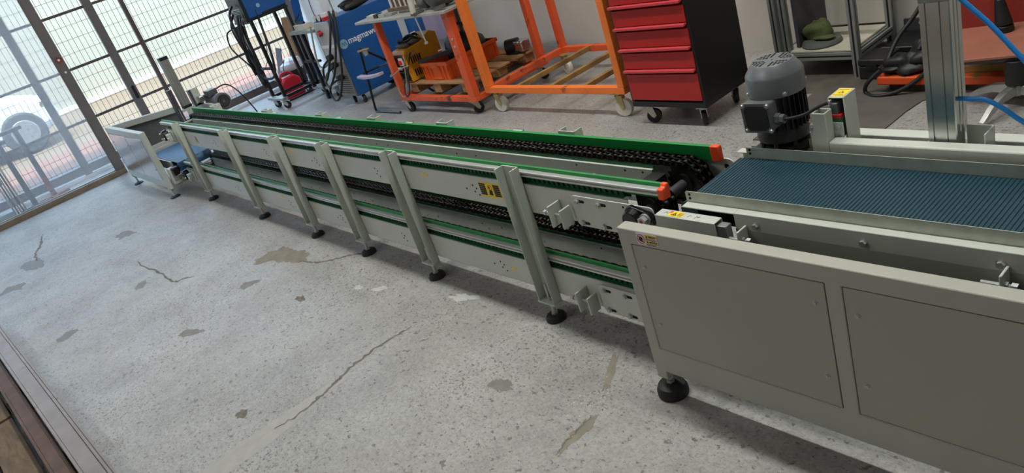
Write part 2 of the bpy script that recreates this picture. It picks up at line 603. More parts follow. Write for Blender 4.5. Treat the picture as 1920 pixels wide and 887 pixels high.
ME_SLOT = _mk(lambda b: b.prism(slotprof(0.042, 0.011), 'y', -0.0006, 0), ['hole'], 'slot')

def round_rect(x0, x1, z0, z1, r, n=4, corners=(1, 1, 1, 1)):
    pts = []
    for k, (cx, cz, a0) in enumerate(((x1 - r, z0 + r, -PI / 2), (x1 - r, z1 - r, 0), (x0 + r, z1 - r, PI / 2), (x0 + r, z0 + r, PI))):
        if corners[k]:
            for i in range(n + 1):
                a = a0 + PI / 2 * i / n
                pts.append((cx + r * math.cos(a), cz + r * math.sin(a)))
        else:
            pts.append([(x1, z0), (x1, z1), (x0, z1), (x0, z0)][k])
    return pts

def foot(parent, x, y, ztop, r=0.042, h=0.026, name='levelling_foot'):
    b = MB()
    b.mi(0).lathe([(r, 0.0005), (r, h * 0.45), (r * 0.86, h * 0.8), (r * 0.4, h), (r * 0.3, h)], (x, y, 0), 24)
    b.mi(1).cyl((x, y, h * 0.8), (x, y, ztop), 0.008, n=10)
    b.prism(hexprofile(0.014), 'z', h, h + 0.01, Matrix.Translation((x, y, 0)))
    b.prism(hexprofile(0.013), 'z', ztop - 0.012, ztop - 0.002, Matrix.Translation((x, y, 0)))
    return b.build(name, ['rubber', 'bolt'], parent, smooth=35)
# ------------------------------------------------------------------ the setting
def struct(o, label=None, cat=None):
    o['kind'] = 'structure'
    return tag(o, label, cat)

XG = -9.8          # plane of the mesh gate
YW = 4.45          # back wall
fl = MB().box(-9.95, 4.2, -5.2, YW, -0.1, 0.0).build('floor', 'floor')
struct(fl, 'worn grey concrete floor with pits, cracks and patches', 'floor')
struct(MB().box(-10.0, 4.2, YW, YW + 0.15, -0.1, 5.2).build('wall_back', 'wall_paint'), 'off-white plastered wall behind the carts', 'wall')
struct(MB().box(4.2, 4.35, -5.2, YW + 0.15, -0.1, 5.2).build('wall_right', 'wall_outer'), 'plain wall closing the hall behind the belt machine', 'wall')
struct(MB().box(-10.0, 4.35, -5.35, -5.2, -0.1, 5.2).build('wall_front', 'wall_outer'), 'plain wall facing the orange carts', 'wall')
b = MB().box(-9.98, -9.80, -5.2, YW, 3.3, 5.2).box(-9.98, -9.80, -5.2, -3.0, 0, 3.3)
struct(b.build('wall_left', 'wall_outer'), 'wall above and beside the wire mesh gate', 'wall')
struct(MB().box(-10.0, 4.35, -5.35, YW + 0.15, 5.2, 5.35).build('ceiling', 'ceiling'), 'pale hall ceiling with strip lamps', 'ceiling')

# raised sill along the inner side of the gate
b = MB().mi(0).box(-9.16, -9.05, -3.0, 1.46, 0.0, 0.055).mi(1).box(-9.15, -9.12, -3.0, 1.42, 0.055, 0.062)
struct(b.build('trim_1', ['kerb', 'alu_dull'], bevel=0.003), 'low brown sill under the dusty glass', 'sill')
b = MB().box(-9.83, -9.72, -3.0, 4.35, 0.0, 0.03)
struct(b.build('trim_2', 'flag_white', bevel=0.002), 'thin white threshold strip under the mesh gate', 'threshold')
b = MB().box(-9.135, -9.127, -3.0, 1.38, 0.06, 3.3)
g = struct(b.build('window_1', 'dusty_glass'), 'dusty glass pane standing on the brown sill', 'window')

# jamb post at the sill, with a rusty washer and two holes
jb = thing('jamb_post', 'grey steel jamb post with a rusty washer, standing on the sill', 'post', (-9.1, 1.42, 0.0))
MB().box(-9.14, -9.06, 1.375, 1.465, 0.0, 3.3).build('post', 'gate_grey', jb, bevel=0.004)
MB().box(-9.075, -9.055, 1.362, 1.376, 0.0, 3.3).build('edge_strip', 'gate_grey', jb)
b = MB().lathe([(0.034, 0), (0.034, 0.006), (0.013, 0.006), (0.013, 0.001)], (-9.06, 1.42, 1.29), 18, (1, 0, 0))
b.build('washer', 'stand_red', jb, smooth=35, label='rusty round washer')
for zz in (1.29, 1.16):
    MB().cyl((-9.059, 1.42, zz), (-9.053, 1.42, zz), 0.012, n=12).build('bright_hole', 'flag_white', jb)

# wire mesh gate
gt = thing('mesh_gate', 'grey steel gate with wire mesh panels and dark rails', 'gate', (XG, 1.0, 0.03))
def post(y0, y1, nm='gate_post', d=0.05, m='gate_grey', z1=3.25):
    return MB().box(XG - d / 2, XG + d / 2, y0, y1, 0.03, z1).build(nm, m, gt, bevel=0.003)
post(-1.02, -0.94); post(0.06, 0.14); post(1.17, 1.25); p2 = post(2.03, 2.125); post(2.40, 2.447, m='gate_brown'); post(4.25, 4.33)
post(-2.98, -2.9)
b = MB().prism(slotprof(0.16, 0.035), 'x', XG + 0.0255, XG + 0.028, Matrix.Translation((0, 2.085, 0.66)) @ Matrix(((1, 0, 0, 0), (0, 0, 1, 0), (0, 1, 0, 0), (0, 0, 0, 1))))
b.build('handle_slot', 'black', p2)
segs = [(-2.9, -1.02), (-0.94, 0.06), (0.14, 1.17), (1.25, 2.03), (2.125, 2.40), (2.447, 4.25)]
for (a, c2) in segs:
    for zz in (0.58, 1.13, 1.69, 2.3, 2.9):
        MB().box(XG - 0.012, XG + 0.012, a, c2, zz - 0.014, zz + 0.014).build('gate_rail', 'gate_brown', gt)
    MB().box(XG - 0.03, XG + 0.03, a, c2, 0.05, 0.14).build('bottom_rail', 'gate_brown' if a > 2 else 'gate_grey', gt, bevel=0.003)
w = MB()
y = -2.88
while y < 4.25:
    w.cyl((XG - 0.016, y, 0.14), (XG - 0.016, y, 3.25), 0.0027, n=4, caps=False)
    y += 0.0575
z = 0.16
while z < 3.25:
    w.cyl((XG - 0.019, -2.9, z), (XG - 0.019, 4.25, z), 0.0027, n=4, caps=False)
    z += 0.14
w.build('wire_mesh', 'wire', gt, kind='stuff')

# ground, wall and car outside
struct(MB().box(-60, -10.95, -40, 40, -0.3, -0.02).build('ground_outside', 'out_ground'), 'sunlit pale yard beyond the mesh gate', 'ground')
struct(MB().box(-12.7, -10.95, -40, 40, -0.3, -0.012).build('paving_outside', 'out_pink'), 'pinkish paving strip beyond the mesh gate', 'paving')
struct(MB().box(-10.95, -9.95, -40, 40, -0.3, 0.0).build('shade_strip_outside', 'out_shade'), 'grey ground strip right outside the mesh gate, building shade in its colour', 'step')  # strip ends at the building's shade edge; shade put into its grey colour
struct(MB().box(-19.6, -18.4, -40, 40, -0.3, 6.0).build('wall_outside', 'out_wall'), 'pale green wall across the yard', 'wall')
struct(MB().box(-18.4, -18.32, -40, 40, -0.02, 0.06).build('kerb_outside', 'board'), 'pale kerb at the foot of the green wall', 'kerb')

car = thing('car', 'white parked car seen through the gate on the yard', 'car', (-14.9, -0.3, -0.012))
prof = [(1.78, 0.30), (1.84, 0.42), (1.82, 0.60), (1.70, 0.74), (1.30, 0.88), (0.75, 0.98), (0.15, 1.40), (-0.5, 1.50), (-1.4, 1.46), (-1.95, 1.10), (-2.3, 1.02), (-2.38, 0.70), (-2.36, 0.34), (-2.1, 0.22), (1.6, 0.22)]
b = MB().prism(prof, 'x', -15.6, -14.05)
b.build('car_body', 'car_white', car, bevel=0.12, smooth=50, seg=4)
for yy in (1.25, -1.6):
    for xs in (-14.06, -15.59):
        t = MB().cyl((xs - 0.1, yy, 0.31), (xs + 0.1, yy, 0.31), 0.318, n=28).build('wheel', 'car_tyre', car, bevel=0.03, smooth=40)
        MB().cyl((xs - 0.105, yy, 0.31), (xs + 0.105, yy, 0.31), 0.2, n=20).build('wheel_rim', 'alu_dull', t, bevel=0.01)
b = MB().prism([(0.62, 1.02), (0.12, 1.36), (-0.5, 1.44), (-1.3, 1.40), (-1.7, 1.08)], 'x', -15.605, -14.045)
b.build('side_window', 'car_glass', car)
MB().box(-14.3, -14.04, 1.62, 1.80, 0.56, 0.68).build('headlamp', 'stainless', car, bevel=0.03)

# stands between the glass and the gate
def stand(x, y, h, wl, name, lab, redlow):
    t = thing(name, lab, 'stand', (x, y, 0))
    MB().box(x - 0.04, x + 0.04, y - wl, y + wl * 0.35, h - 0.035, h).build('top_bar', 'stand_grey', t, bevel=0.003)
    u = MB().mi(0).box(x - 0.025, x + 0.025, y - 0.025, y + 0.025, 0.25, h - 0.035).mi(1).box(x - 0.026, x + 0.026, y - 0.026, y + 0.026, 0.03, 0.25)
    u.build('column', ['stand_grey', 'stand_red' if redlow else 'stand_grey'], t)
    MB().box(x - 0.14, x + 0.14, y - 0.03, y + 0.03, 0, 0.03).box(x - 0.03, x + 0.03, y - 0.16, y + 0.16, 0, 0.03).build('base_cross', 'stand_red' if redlow else 'stand_grey', t)
    return t
stand(-9.52, 0.77, 0.82, 0.20, 'roller_stand', 'dark T-shaped steel stand with a red foot behind the glass', True)
stand(-9.42, 0.56, 0.75, 0.20, 'roller_stand', 'all-grey T-shaped steel stand behind the glass', False)
t = thing('profile_bundle', 'upright bundle of thin grey steel profiles behind the glass', 'profiles', (-9.29, 0.40, 0))
for i in range(5):
    MB().box(-9.32 + i * 0.02, -9.305 + i * 0.02, 0.34 + 0.025 * i, 0.358 + 0.025 * i, 0, 0.72 - 0.03 * i).build('profile', 'stand_grey' if i % 2 else 'alu_dull', t)
t = thing('low_trestle', 'low grey and rusty trestle leaning behind the glass', 'trestle', (-9.6, 0.1, 0))
MB().box(-9.63, -9.57, -0.3, 0.42, 0.33, 0.37).build('crossbar', 'alu_dull', t)
for yy in (-0.15, 0.1, 0.34):
    MB().bar((-9.61, yy - 0.2, 0.0), (-9.59, yy, 0.33), 0.04, 0.03).build('leg', 'stand_red', t)
MB().box(-9.70, -9.52, -0.6, 0.36, 0.0, 0.05).build('base_bar', 'alu_dull', t, bevel=0.004)

# cracks, patches and chips in the floor
FP = {
'crack1': [(-2.76, 1.144), (-2.775, 1.065), (-2.791, 0.96), (-2.777, 0.84), (-2.747, 0.748), (-2.732, 0.667), (-2.715, 0.597), (-2.71, 0.52), (-2.73, 0.438)],
'groove': [(-2.73, 0.438), (-2.737, 0.338), (-2.735, 0.246), (-2.725, 0.1)],
'crack_mid': [(-4.15, 1.24), (-3.994, 1.273), (-3.896, 1.33), (-3.828, 1.401), (-3.765, 1.445), (-3.732, 1.491)],
'crackL': [(-8.004, 0.389), (-7.722, 0.33), (-7.515, 0.276), (-7.383, 0.229), (-7.134, 0.209)],
'crack2': [(-5.757, 0.681), (-5.491, 0.686), (-5.237, 0.707), (-4.944, 0.709), (-4.896, 0.766), (-4.829, 0.816)],
'crack3': [(-1.627, 1.121), (-1.621, 1.063), (-1.617, 0.997), (-1.61, 0.94)]}
PP = {
'A': ('patch_brown', [(-1.631, 1.119), (-1.601, 1.124), (-1.583, 1.078), (-1.587, 1.022), (-1.594, 0.965), (-1.595, 0.928), (-1.626, 0.973), (-1.633, 1.034)]),
'B': ('patch_brown', [(-1.781, 1.394), (-1.763, 1.409), (-1.714, 1.341), (-1.677, 1.278), (-1.65, 1.219), (-1.677, 1.223), (-1.729, 1.302)]),
'oval': ('patch_dark', [(-2.102, 1.058), (-2.094, 1.088), (-2.054, 1.108), (-2.008, 1.105), (-1.987, 1.077), (-2.012, 1.045), (-2.061, 1.039)]),
'spot': ('crack_dark', [(-3.006, 0.378), (-3.016, 0.409), (-2.976, 0.423), (-2.936, 0.401), (-2.962, 0.373)]),
'C': ('patch_brown', [(-4.468, 1.059), (-4.538, 1.163), (-4.545, 1.28), (-4.409, 1.323), (-4.197, 1.34), (-4.057, 1.251), (-4.187, 1.188), (-4.384, 1.151)]),
'D': ('patch_dark', [(-7.174, 0.067), (-7.308, 0.149), (-7.151, 0.254), (-6.867, 0.217), (-6.916, 0.135)]),
'E': ('patch_dark', [(-6.762, -0.123), (-6.791, -0.042), (-6.682, 0.045), (-6.55, 0.019), (-6.611, -0.065), (-6.642, -0.137)]),
'F': ('patch_dark', [(-4.257, 0.895), (-4.287, 0.966), (-4.183, 1.016), (-4.177, 0.972), (-4.197, 0.895)]),
'G': ('patch_dark', [(-5.038, -0.002), (-5.101, 0.072), (-5.048, 0.142), (-4.99, 0.098), (-4.956, 0.023)]),
'H': ('patch_dark', [(-6.722, 0.757), (-6.679, 0.857), (-6.504, 0.892), (-6.491, 0.809), (-6.54, 0.743)]),
'I': ('patch_dark', [(-4.121, 0.474), (-4.11, 0.54), (-3.968, 0.593), (-3.986, 0.544), (-4.044, 0.488)]),
'J': ('crack_dark', [(-3.706, 1.0), (-3.69, 1.038), (-3.625, 1.032), (-3.623, 0.992)]),
'K': ('patch_dark', [(-5.18, 0.51), (-5.266, 0.576), (-5.238, 0.626), (-5.132, 0.561)]),
'w1': ('patch_white', [(-3.304, 1.234), (-3.277, 1.29), (-3.221, 1.301), (-3.217, 1.253)]),
'w2': ('patch_white', [(-2.801, 1.378), (-2.73, 1.433), (-2.618, 1.45), (-2.655, 1.4), (-2.728, 1.361)]),
'w3': ('patch_white', [(-3.432, 1.21), (-3.409, 1.25), (-3.361, 1.248), (-3.366, 1.205)])}
def crackmesh(pts, wmax, seed, z=0.0007):
    rnd = random.Random(seed)
    P = catmull([Vector((x, y, 0)) for x, y in pts], 7)
    V = []; F = []
    n = len(P)
    for i, p in enumerate(P):
        t = (P[min(i + 1, n - 1)] - P[max(i - 1, 0)]).normalized()
        s = Vector((-t.y, t.x, 0))
        k = math.sin(PI * (i + 0.6) / (n + 0.2)) ** 0.5
        p = p + s * rnd.uniform(-0.006, 0.006)
        V += [p + s * (wmax * k * rnd.uniform(0.15, 1)) + Vector((0, 0, z)), p - s * (wmax * k * rnd.uniform(0.15, 1)) + Vector((0, 0, z))]
    F = [(2 * i, 2 * i + 1, 2 * i + 3, 2 * i + 2) for i in range(n - 1)]
    return MB().add(V, F)
def raggedpatch(pts, seed, z=0.0005, jag=0.05):
    rnd = random.Random(seed)
    c = Vector((sum(p[0] for p in pts) / len(pts), sum(p[1] for p in pts) / len(pts), 0))
    P = catmull([Vector((x, y, 0)) for x, y in pts], 11, True)
    J = [rnd.uniform(-jag * 2.4, jag) for _ in P]
    V = [c + (p - c) * (1 + (J[i] + J[i - 1] + J[i - 2]) / 2.2) + Vector((0, 0, z)) for i, p in enumerate(P)]
    return MB().add(V + [c + Vector((0, 0, z))], [(i, (i + 1) % len(V), len(V)) for i in range(len(V))])
raggedpatch([(-2.66, 0.4), (-2.70, 0.62), (-2.72, 0.80), (-2.76, 0.80), (-2.78, 0.6), (-2.79, 0.38), (-2.78, 0.1), (-2.67, 0.1)], 5, 0.0004).build('floor_groove', 'groove_grey', fl)
for i, (k, w_, m) in enumerate((('crack1', 0.014, 'crack_dark'), ('crack_mid', 0.014, 'crack_dark'), ('crackL', 0.02, 'crack_dark'), ('crack2', 0.014, 'crack_dark'), ('crack3', 0.005, 'crack_dark'))):
    crackmesh(FP[k], w_, 11 + i, 0.0009).build('floor_crack', m, fl)
crackmesh(FP['groove'], 0.004, 40).build('floor_crack', 'groove_grey', fl)
for i, (k, (m, pts)) in enumerate(PP.items()):
    raggedpatch(pts, 60 + i, jag=0.22 if m == 'patch_white' else 0.13).build('floor_patch', m, fl)
rnd = random.Random(3)
w = MB()
for i in range(70):
    cx_ = -1.66 + rnd.gauss(0, 0.035) - 0.0; cy_ = 1.19 + rnd.gauss(0, 0.05)
    s_ = rnd.uniform(0.001, 0.005)
    a = rnd.uniform(0, 6.28)
    w.add([(cx_ + s_ * rnd.uniform(0.4, 1.3) * math.cos(a + k * 1.05), cy_ + s_ * rnd.uniform(0.4, 1.3) * math.sin(a + k * 1.05), 0.0006) for k in range(6)], [(0, 1, 2, 3, 4, 5)])
for i in range(14):
    cx_ = rnd.uniform(-4.6, -2.6); cy_ = rnd.uniform(2.55, 3.05)
    s_ = rnd.uniform(0.008, 0.035)
    a = rnd.uniform(0, 6.28)
    w.add([(cx_ + 2 * s_ * rnd.uniform(0.3, 1.2) * math.cos(a + k * 1.05), cy_ + s_ * rnd.uniform(0.3, 1) * math.sin(a + k * 1.05), 0.0006) for k in range(6)], [(0, 1, 2, 3, 4, 5)])
raggedpatch([(-2.75, 3.75), (-2.2, 3.70), (-1.6, 3.74), (-1.3, 3.8), (-1.3, 4.4), (-2.75, 4.42)], 77, 0.0004, 0.03).build('floor_stain_shade', 'floor_stain_shade', fl)  # stained floor and the dim corner's shade, both put into one dark colour
w.build('paint_flecks', 'patch_white', fl, kind='stuff')
# unseen ceiling strip lamps; the front pair is added as fill for near faces
for i, (x, y, k_) in enumerate(((-5.2, 1.85, 0.7), (-3.1, 1.85, 1.0), (-1.0, 1.85, 1.1), (-5.2, -1.6, 0.25), (-3.1, -1.6, 0.4), (-3.1, 3.6, 0.3))):
    lt = thing('unseen_strip_lamp', 'unseen white strip lamp under the hall ceiling, front pair added as fill', 'lamp', (x, y, 4.7), group='ceiling strip lamps')
    MB().box(x - 0.75, x + 0.75, y - 0.1, y + 0.1, 4.74, 4.8).build('housing', 'flag_white', lt)
    MB().cyl((x - 0.5, y, 4.8), (x - 0.5, y, 5.2), 0.006, n=6).cyl((x + 0.5, y, 4.8), (x + 0.5, y, 5.2), 0.006, n=6).build('suspension', 'steel', lt)
    ld = bpy.data.lights.new('unseen_strip_light', 'AREA')
    ld.shape = 'RECTANGLE'; ld.size = 1.5; ld.size_y = 0.22
    ld.energy = LAMP * k_
    ld.color = (1.0, 0.975, 0.935) if x < -2 else (0.93, 1.0, 0.955)
    lo = bpy.data.objects.new('unseen_strip_light', ld)
    C.objects.link(lo)
    lo.parent = lt
    lo.location = (0, 0, 0.03)
# ------------------------------------------------------------------ long two-deck chain conveyor
cv = thing('chain_conveyor', 'long two-deck grey chain conveyor with green guide rails and orange end caps', 'conveyor', (-2.13, 1.47, 0), rot=-0.0045, authored=(-2.13, 1.463, 0))
LEGX = [-2.151, -3.01, -3.691, -4.342, -5.207, -6.307]
XR = -1.46; XL = -6.86
PITCH = 0.0254; SR = 0.069
SX = -1.545; SXL = -6.64; SZ = 0.555

def side_leg(x, near=True):
    s = 1 if near else -1
    y0 = 1.441 if near else 1.822       # open side
    y1 = 1.484 if near else 1.779       # web side
    lo, hi = min(y0, y1), max(y0, y1)
    b = MB()
    wy = (y1 - 0.005, y1) if near else (y1, y1 + 0.005)
    b.box(x - 0.046, x + 0.046, wy[0], wy[1], 0.09, 0.668)
    b.box(x - 0.046, x - 0.041, lo, hi, 0.09, 0.668)
    b.box(x + 0.041, x + 0.046, lo, hi, 0.09, 0.668)
    b.box(x - 0.05, x + 0.048, lo - 0.003, hi, 0.082, 0.09)
    l = b.build('leg', 'green_paint', cv, bevel=0.0015)
    yc = 1.463 if near else 1.80
    foot(l, x + 0.0, yc, 0.082)
    MB().cyl((x - 0.005, yc, 0.09), (x - 0.005, yc, 0.165), 0.006, n=10).prism(hexprofile(0.013), 'z', 0.09, 0.1, Matrix.Translation((x - 0.005, yc, 0))).build('levelling_bolt', 'bolt', l, smooth=35)
    if near:
        for dx, zz in ((0.02, 0.655), (0.008, 0.56), (0.02, 0.535), (0.02, 0.43), (0.02, 0.30), (0.02, 0.19)):
            inst('bolt', ME_SMALL, (x + dx, 1.479, zz), l)
    return l
for x in LEGX:
    side_leg(x, True)
for x in LEGX:
    side_leg(x, False)

def bent(b, y, z0, z1, x0, x1, lip=0.02, th=0.003, sgn=1):
    """sheet-metal C beam, lips turned towards +y*sgn"""
    b.box(x0, x1, min(y, y + th * sgn), max(y, y + th * sgn), z0, z1)
    b.box(x0, x1, min(y, y + lip * sgn), max(y, y + lip * sgn), z1 - th, z1)
    b.box(x0, x1, min(y, y + lip * sgn), max(y, y + lip * sgn), z0, z0 + th)
    return b
def profile(b, y0, y1, z0, z1, x0, x1):
    """slotted aluminium profile, grooves front and top"""
    zm = (z0 + z1) / 2 + 0.0; g = 0.0038
    poly = [(y0, z0), (y1, z0), (y1, z1), (y0, z1), (y0, zm + g), (y0 + 0.007, zm + g), (y0 + 0.007, zm - g), (y0, zm - g)]
    return b.prism(poly, 'x', x0, x1)

# chain link meshes: one pair = inner link with two rollers + outer plates
def link_pair():
    b = MB()
    st = [( PITCH * 0.36 * 0 + PITCH / 2 * sx + 0.0098 * math.cos(a) , 0.0098 * math.sin(a)) for sx, rng in ((1, (-PI / 2, -PI / 6, PI / 6, PI / 2)), (-1, (PI / 2, PI * 5 / 6, PI * 7 / 6, PI * 3 / 2))) for a in rng]
    b.mi(0)
    for ys in (-0.0155, 0.0155):
        for dy in (-0.0075, 0.0075):
            b.prism([(u - PITCH / 2, w) for u, w in st], 'y', ys + dy - 0.0012, ys + dy + 0.0012)
    for yy in (-0.027, -0.0, 0.027):
        b.prism([(u * 1.0 + PITCH / 2, w * 0.92) for u, w in st], 'y', yy - 0.0012, yy + 0.0012)
    b.mi(1)
    for px in (-PITCH, 0):
        for ys in (-0.0155, 0.0155):
            b.cyl((px, ys - 0.0062, 0), (px, ys + 0.0062, 0), 0.0076, n=8, caps=False)
        b.cyl((px, -0.0305, 0), (px, 0.0305, 0), 0.004, n=6)
    return b
_LP = link_pair()
ME_LINK = _LP.mesh('chain_link', ['chain', 'chain_pin'], (0, 0, 0), 0)
_LV = np.array([tuple(v) for v in _LP.v])
def chain(yc, dz, indiv_from=None, SR=SR):
    z = SZ + dz
    Lr = SX - SXL
    arc = PI * SR
    tot = 2 * Lr + 2 * arc
    n = int(tot / (2 * PITCH))
    step = tot / n
    def at(s):
        s %= tot
        if s < Lr: return (SXL + s, z + SR, 0.0)
        s -= Lr
        if s < arc:
            a = s / SR
            return (SX + SR * math.sin(a), z + SR * math.cos(a), a)
        s -= arc
        if s < Lr: return (SX - s, z - SR, PI)
        s -= Lr
        a = s / SR
        return (SXL - SR * math.sin(a), z - SR * math.cos(a), PI + a)
    run = MB(); ind = []
    for i in range(n):
        x, zz, a = at(i * step)
        top = zz > z - 0.02
        if indiv_from is not None and x > indiv_from and top:
            ind.append((x, zz, a)); continue
        R = np.array([[math.cos(a), 0, math.sin(a)], [0, 1, 0], [-math.sin(a), 0, math.cos(a)]])
        V = _LV @ R.T + np.array([x, yc, zz])
        base = len(run.v)
        run.v += [tuple(v) for v in V.tolist()]
        run.f += [tuple(q + base for q in f) for f in _LP.f]
        run.m += _LP.m
    o = run.build('chain', ['chain', 'chain_pin'], cv, kind='stuff', label='black double roller chain')
    for x, zz, a in ind:
        inst('chain_link', ME_LINK, (x, yc, zz), o, (0, a, 0))
    return o

def sprocket(yc, x, z, k=1.0):
    b = MB()
    N = 17 if k > 0.9 else 13
    for ys in (-0.0155, 0.0155):
        pts = []
        for i in range(N * 4):
            a = 2 * PI * i / (N * 4)
            pts.append((x + k * (0.071 if i % 4 in (0, 1) else 0.0615) * math.cos(a), z + k * (0.071 if i % 4 in (0, 1) else 0.0615) * math.sin(a)))
        b.prism(pts, 'y', yc + ys - 0.005, yc + ys + 0.005)
    b.cyl((x, yc - 0.03, z), (x, yc + 0.03, z), 0.034, n=20)
    return b.build('sprocket', 'sprocket', cv)

YN = 1.548; YF = 1.716
for d, dz in enumerate((0.0, -0.36)):
    up = d == 0
    # near side
    b = bent(MB(), 1.484, 0.479 + dz, 0.599 + dz, -6.74, -1.60)
    beam = b.build('side_beam', 'galv' if False else 'paint', cv, bevel=0.001)
    b = profile(MB(), 1.486, 1.508, 0.626 + dz, 0.646 + dz, XL if up else -6.93, XR)
    b.build('aluminium_rail', 'alu', cv, bevel=0.001)
    MB().box(XL if up else -6.93, XR, 1.508, 1.518, 0.606 + dz, 0.658 + dz).build('guide_strip', 'green', cv, bevel=0.001)
    gb = MB().box(-6.72, -1.62, 1.520, 1.526, 0.588 + dz, 0.606 + dz)
    x = -6.7
    gb.box(-6.72, -1.62, 1.4875, 1.52, 0.596 + dz, 0.600 + dz)
    gb.build('chain_guide', 'green_dark', cv)
    rb = MB()
    x = -6.7
    while x < -1.64:
        rb.box(x, x + 0.015, 1.502, 1.508, 0.6005 + dz, 0.626 + dz)
        x += 0.0254
    rb.build('guide_teeth', 'green_dark', cv, kind='stuff')
    chain(YN, dz, -2.15 if up else None, 0.052)
    # far side
    b = bent(MB(), 1.676, 0.47 + dz, 0.60 + dz, -6.62, -1.66, lip=0.012)
    pl = b.build('inner_plate', 'plate_light', cv, bevel=0.001)
    MB().box(-6.6, -1.66, 1.688, 1.696, 0.60 + dz, 0.607 + dz).build('chain_guide', 'green_dark', cv)
    chain(YF, dz, -3.3 if up else None)
    MB().box(-6.74, -1.60, 1.772, 1.776, 0.479 + dz, 0.599 + dz).build('outer_beam', 'paint', cv)
    if up:
        MB().box(-6.78, XR, 1.757, 1.772, 0.611 + dz, 0.660 + dz).build('guide_rail', 'green', cv, bevel=0.0015, label='bright green guide rail along the far side')
    else:
        MB().box(-6.78, -1.48, 1.757, 1.772, 0.611 + dz, 0.650 + dz).build('guide_rail', 'green', cv, bevel=0.0015)
    # holes along the plates
    rnd = random.Random(5 + d)
    for i in range(len(LEGX) - 1):
        xa, xb = LEGX[i + 1], LEGX[i]
        xm = xa + (xb - xa) * 0.66
        for k, (hx, hz) in enumerate(((0, 0.0), (0.02, -0.012), (0.003, -0.028), (0.028, -0.04), (-0.05, -0.02))):
            if k == 4 and i % 2: continue
            inst('screw_hole', ME_HOLE, (xm + hx, 1.4838, 0.555 + hz + dz), beam)
        for hx in (0.25, 0.42, 0.6):
            inst('screw_hole', ME_HOLE, (xa + (xb - xa) * hx, 1.6758, 0.575 - 0.03 * (hx > 0.5) + dz), pl)
        for hx in (0.3, 0.75):
            inst('screw', ME_SMALL, (xa + (xb - xa) * hx, 1.6758, 0.555 + dz), pl)
    for hx in (-1.70, -1.78, -2.02):
        inst('screw_hole', ME_HOLE, (hx, 1.6758, 0.588 + dz), pl)
    # shafts and sprockets
    for xs in (SX, SXL):
        MB().cyl((xs, 1.47, SZ + dz), (xs, 1.775, SZ + dz), 0.0175, n=20).build('shaft', 'shaft', cv, smooth=40)
        sprocket(YN, xs, SZ + dz, 0.75); sprocket(YF, xs, SZ + dz)
    # tension plate, right end near side
    b = MB().prism(round_rect(-1.85, -1.49, 0.475 + dz, 0.591 + dz, 0.016), 'y', 1.4705, 1.4755)
    tp = b.build('tension_plate', 'paint', cv, bevel=0.001)
    MB().box(-1.84, -1.60, 1.4755, 1.484, 0.49 + dz, 0.585 + dz).build('spacer', 'paint_dark', tp)
    for bx, bz in ((-1.822, 0.572), (-1.722, 0.572), (-1.822, 0.489), (-1.722, 0.489)):
        inst('slot', ME_SLOT, (bx + 0.012, 1.4705, bz + dz), tp)
        inst('bolt', ME_BOLT, (bx, 1.4698, bz + dz), tp)
    inst('screw_hole', ME_HOLE, (-1.612, 1.4703, 0.578 + dz), tp)
    b = MB().prism(round_rect(-1.937, -1.93, 1.425, 1.484, 0.001), 'z', 0.475 + dz, 0.557 + dz)
    b.build('tension_lug', 'green_paint', tp, bevel=0.003)
    b = MB().prism(round_rect(-1.880, -1.873, 1.425, 1.475, 0.001), 'z', 0.477 + dz, 0.548 + dz)
    b.build('tension_lug', 'green_paint', tp, bevel=0.003)
    b = MB().cyl((-1.985, 1.447, 0.518 + dz), (-1.875, 1.447, 0.518 + dz), 0.005, n=10)
    b.prism(hexprofile(0.0105), 'x', -1.985, -1.972, Matrix.Translation((0, 1.447, 0.518 + dz))).prism(hexprofile(0.0105), 'x', -1.965, -1.955, Matrix.Translation((0, 1.447, 0.518 + dz)))
    b.build('tension_screw', 'bolt', tp, smooth=35)
    # flange bearing
    fx, fz = -1.547, 0.555 + dz
    pts = []
    for a, r_, ox in [(t, 0.042, -0.012) for t in np.linspace(PI * 0.6, PI * 1.4, 8)] + [(t, 0.026, 0.04) for t in np.linspace(-PI * 0.4, PI * 0.4, 6)]:
        pts.append((fx + ox + r_ * math.cos(a), fz + r_ * math.sin(a)))
    b = MB().prism(pts, 'y', 1.455, 1.4705)
    b.cyl((fx - 0.012, 1.432, fz), (fx - 0.012, 1.456, fz), 0.031, 0.036, n=22)
    bg_ = b.build('flange_bearing', 'black_gloss', cv, bevel=0.003)
    b = MB().cyl((fx + 0.036, 1.4545, fz + 0.004), (fx + 0.036, 1.448, fz + 0.004), 0.02, n=18).prism([(u + fx + 0.036, w + fz + 0.004) for u, w in hexprofile(0.0165, 0.4)], 'y', 1.433, 1.448)
    sb = b.build('hex_bolt', 'bolt', bg_, smooth=35)
    MB().box(fx + 0.03, fx + 0.041, 1.4325, 1.433, fz + 0.0, fz + 0.012).build('red_mark', 'sticker_red', sb)
    # far bearing plate at the right end
    b = MB().prism(round_rect(-1.72, -1.40, 0.48 + dz, 0.612 + dz, 0.03), 'y', 1.776, 1.782)
    fp = b.build('bearing_plate', 'paint', cv, bevel=0.001)
    MB().cyl((-1.435, 1.7755, 0.585 + dz), (-1.435, 1.7762, 0.585 + dz), 0.009, n=14).build('round_hole', 'hole', fp)
    # black dust cover inside
    MB().box(-1.655, -1.60, 1.575, 1.676, 0.48 + dz, 0.594 + dz).build('inner_cover', 'black', cv)
    # left end bracket with black bearing
    b = MB().box(-6.72, -6.53, 1.466, 1.472, 0.50 + dz, 0.592 + dz)
    lb = b.build('end_bracket', 'green_paint', cv, bevel=0.002)
    MB().box(-6.63, -6.57, 1.43, 1.466, 0.51 + dz, 0.57 + dz).build('end_lug', 'green_paint', lb, bevel=0.003)
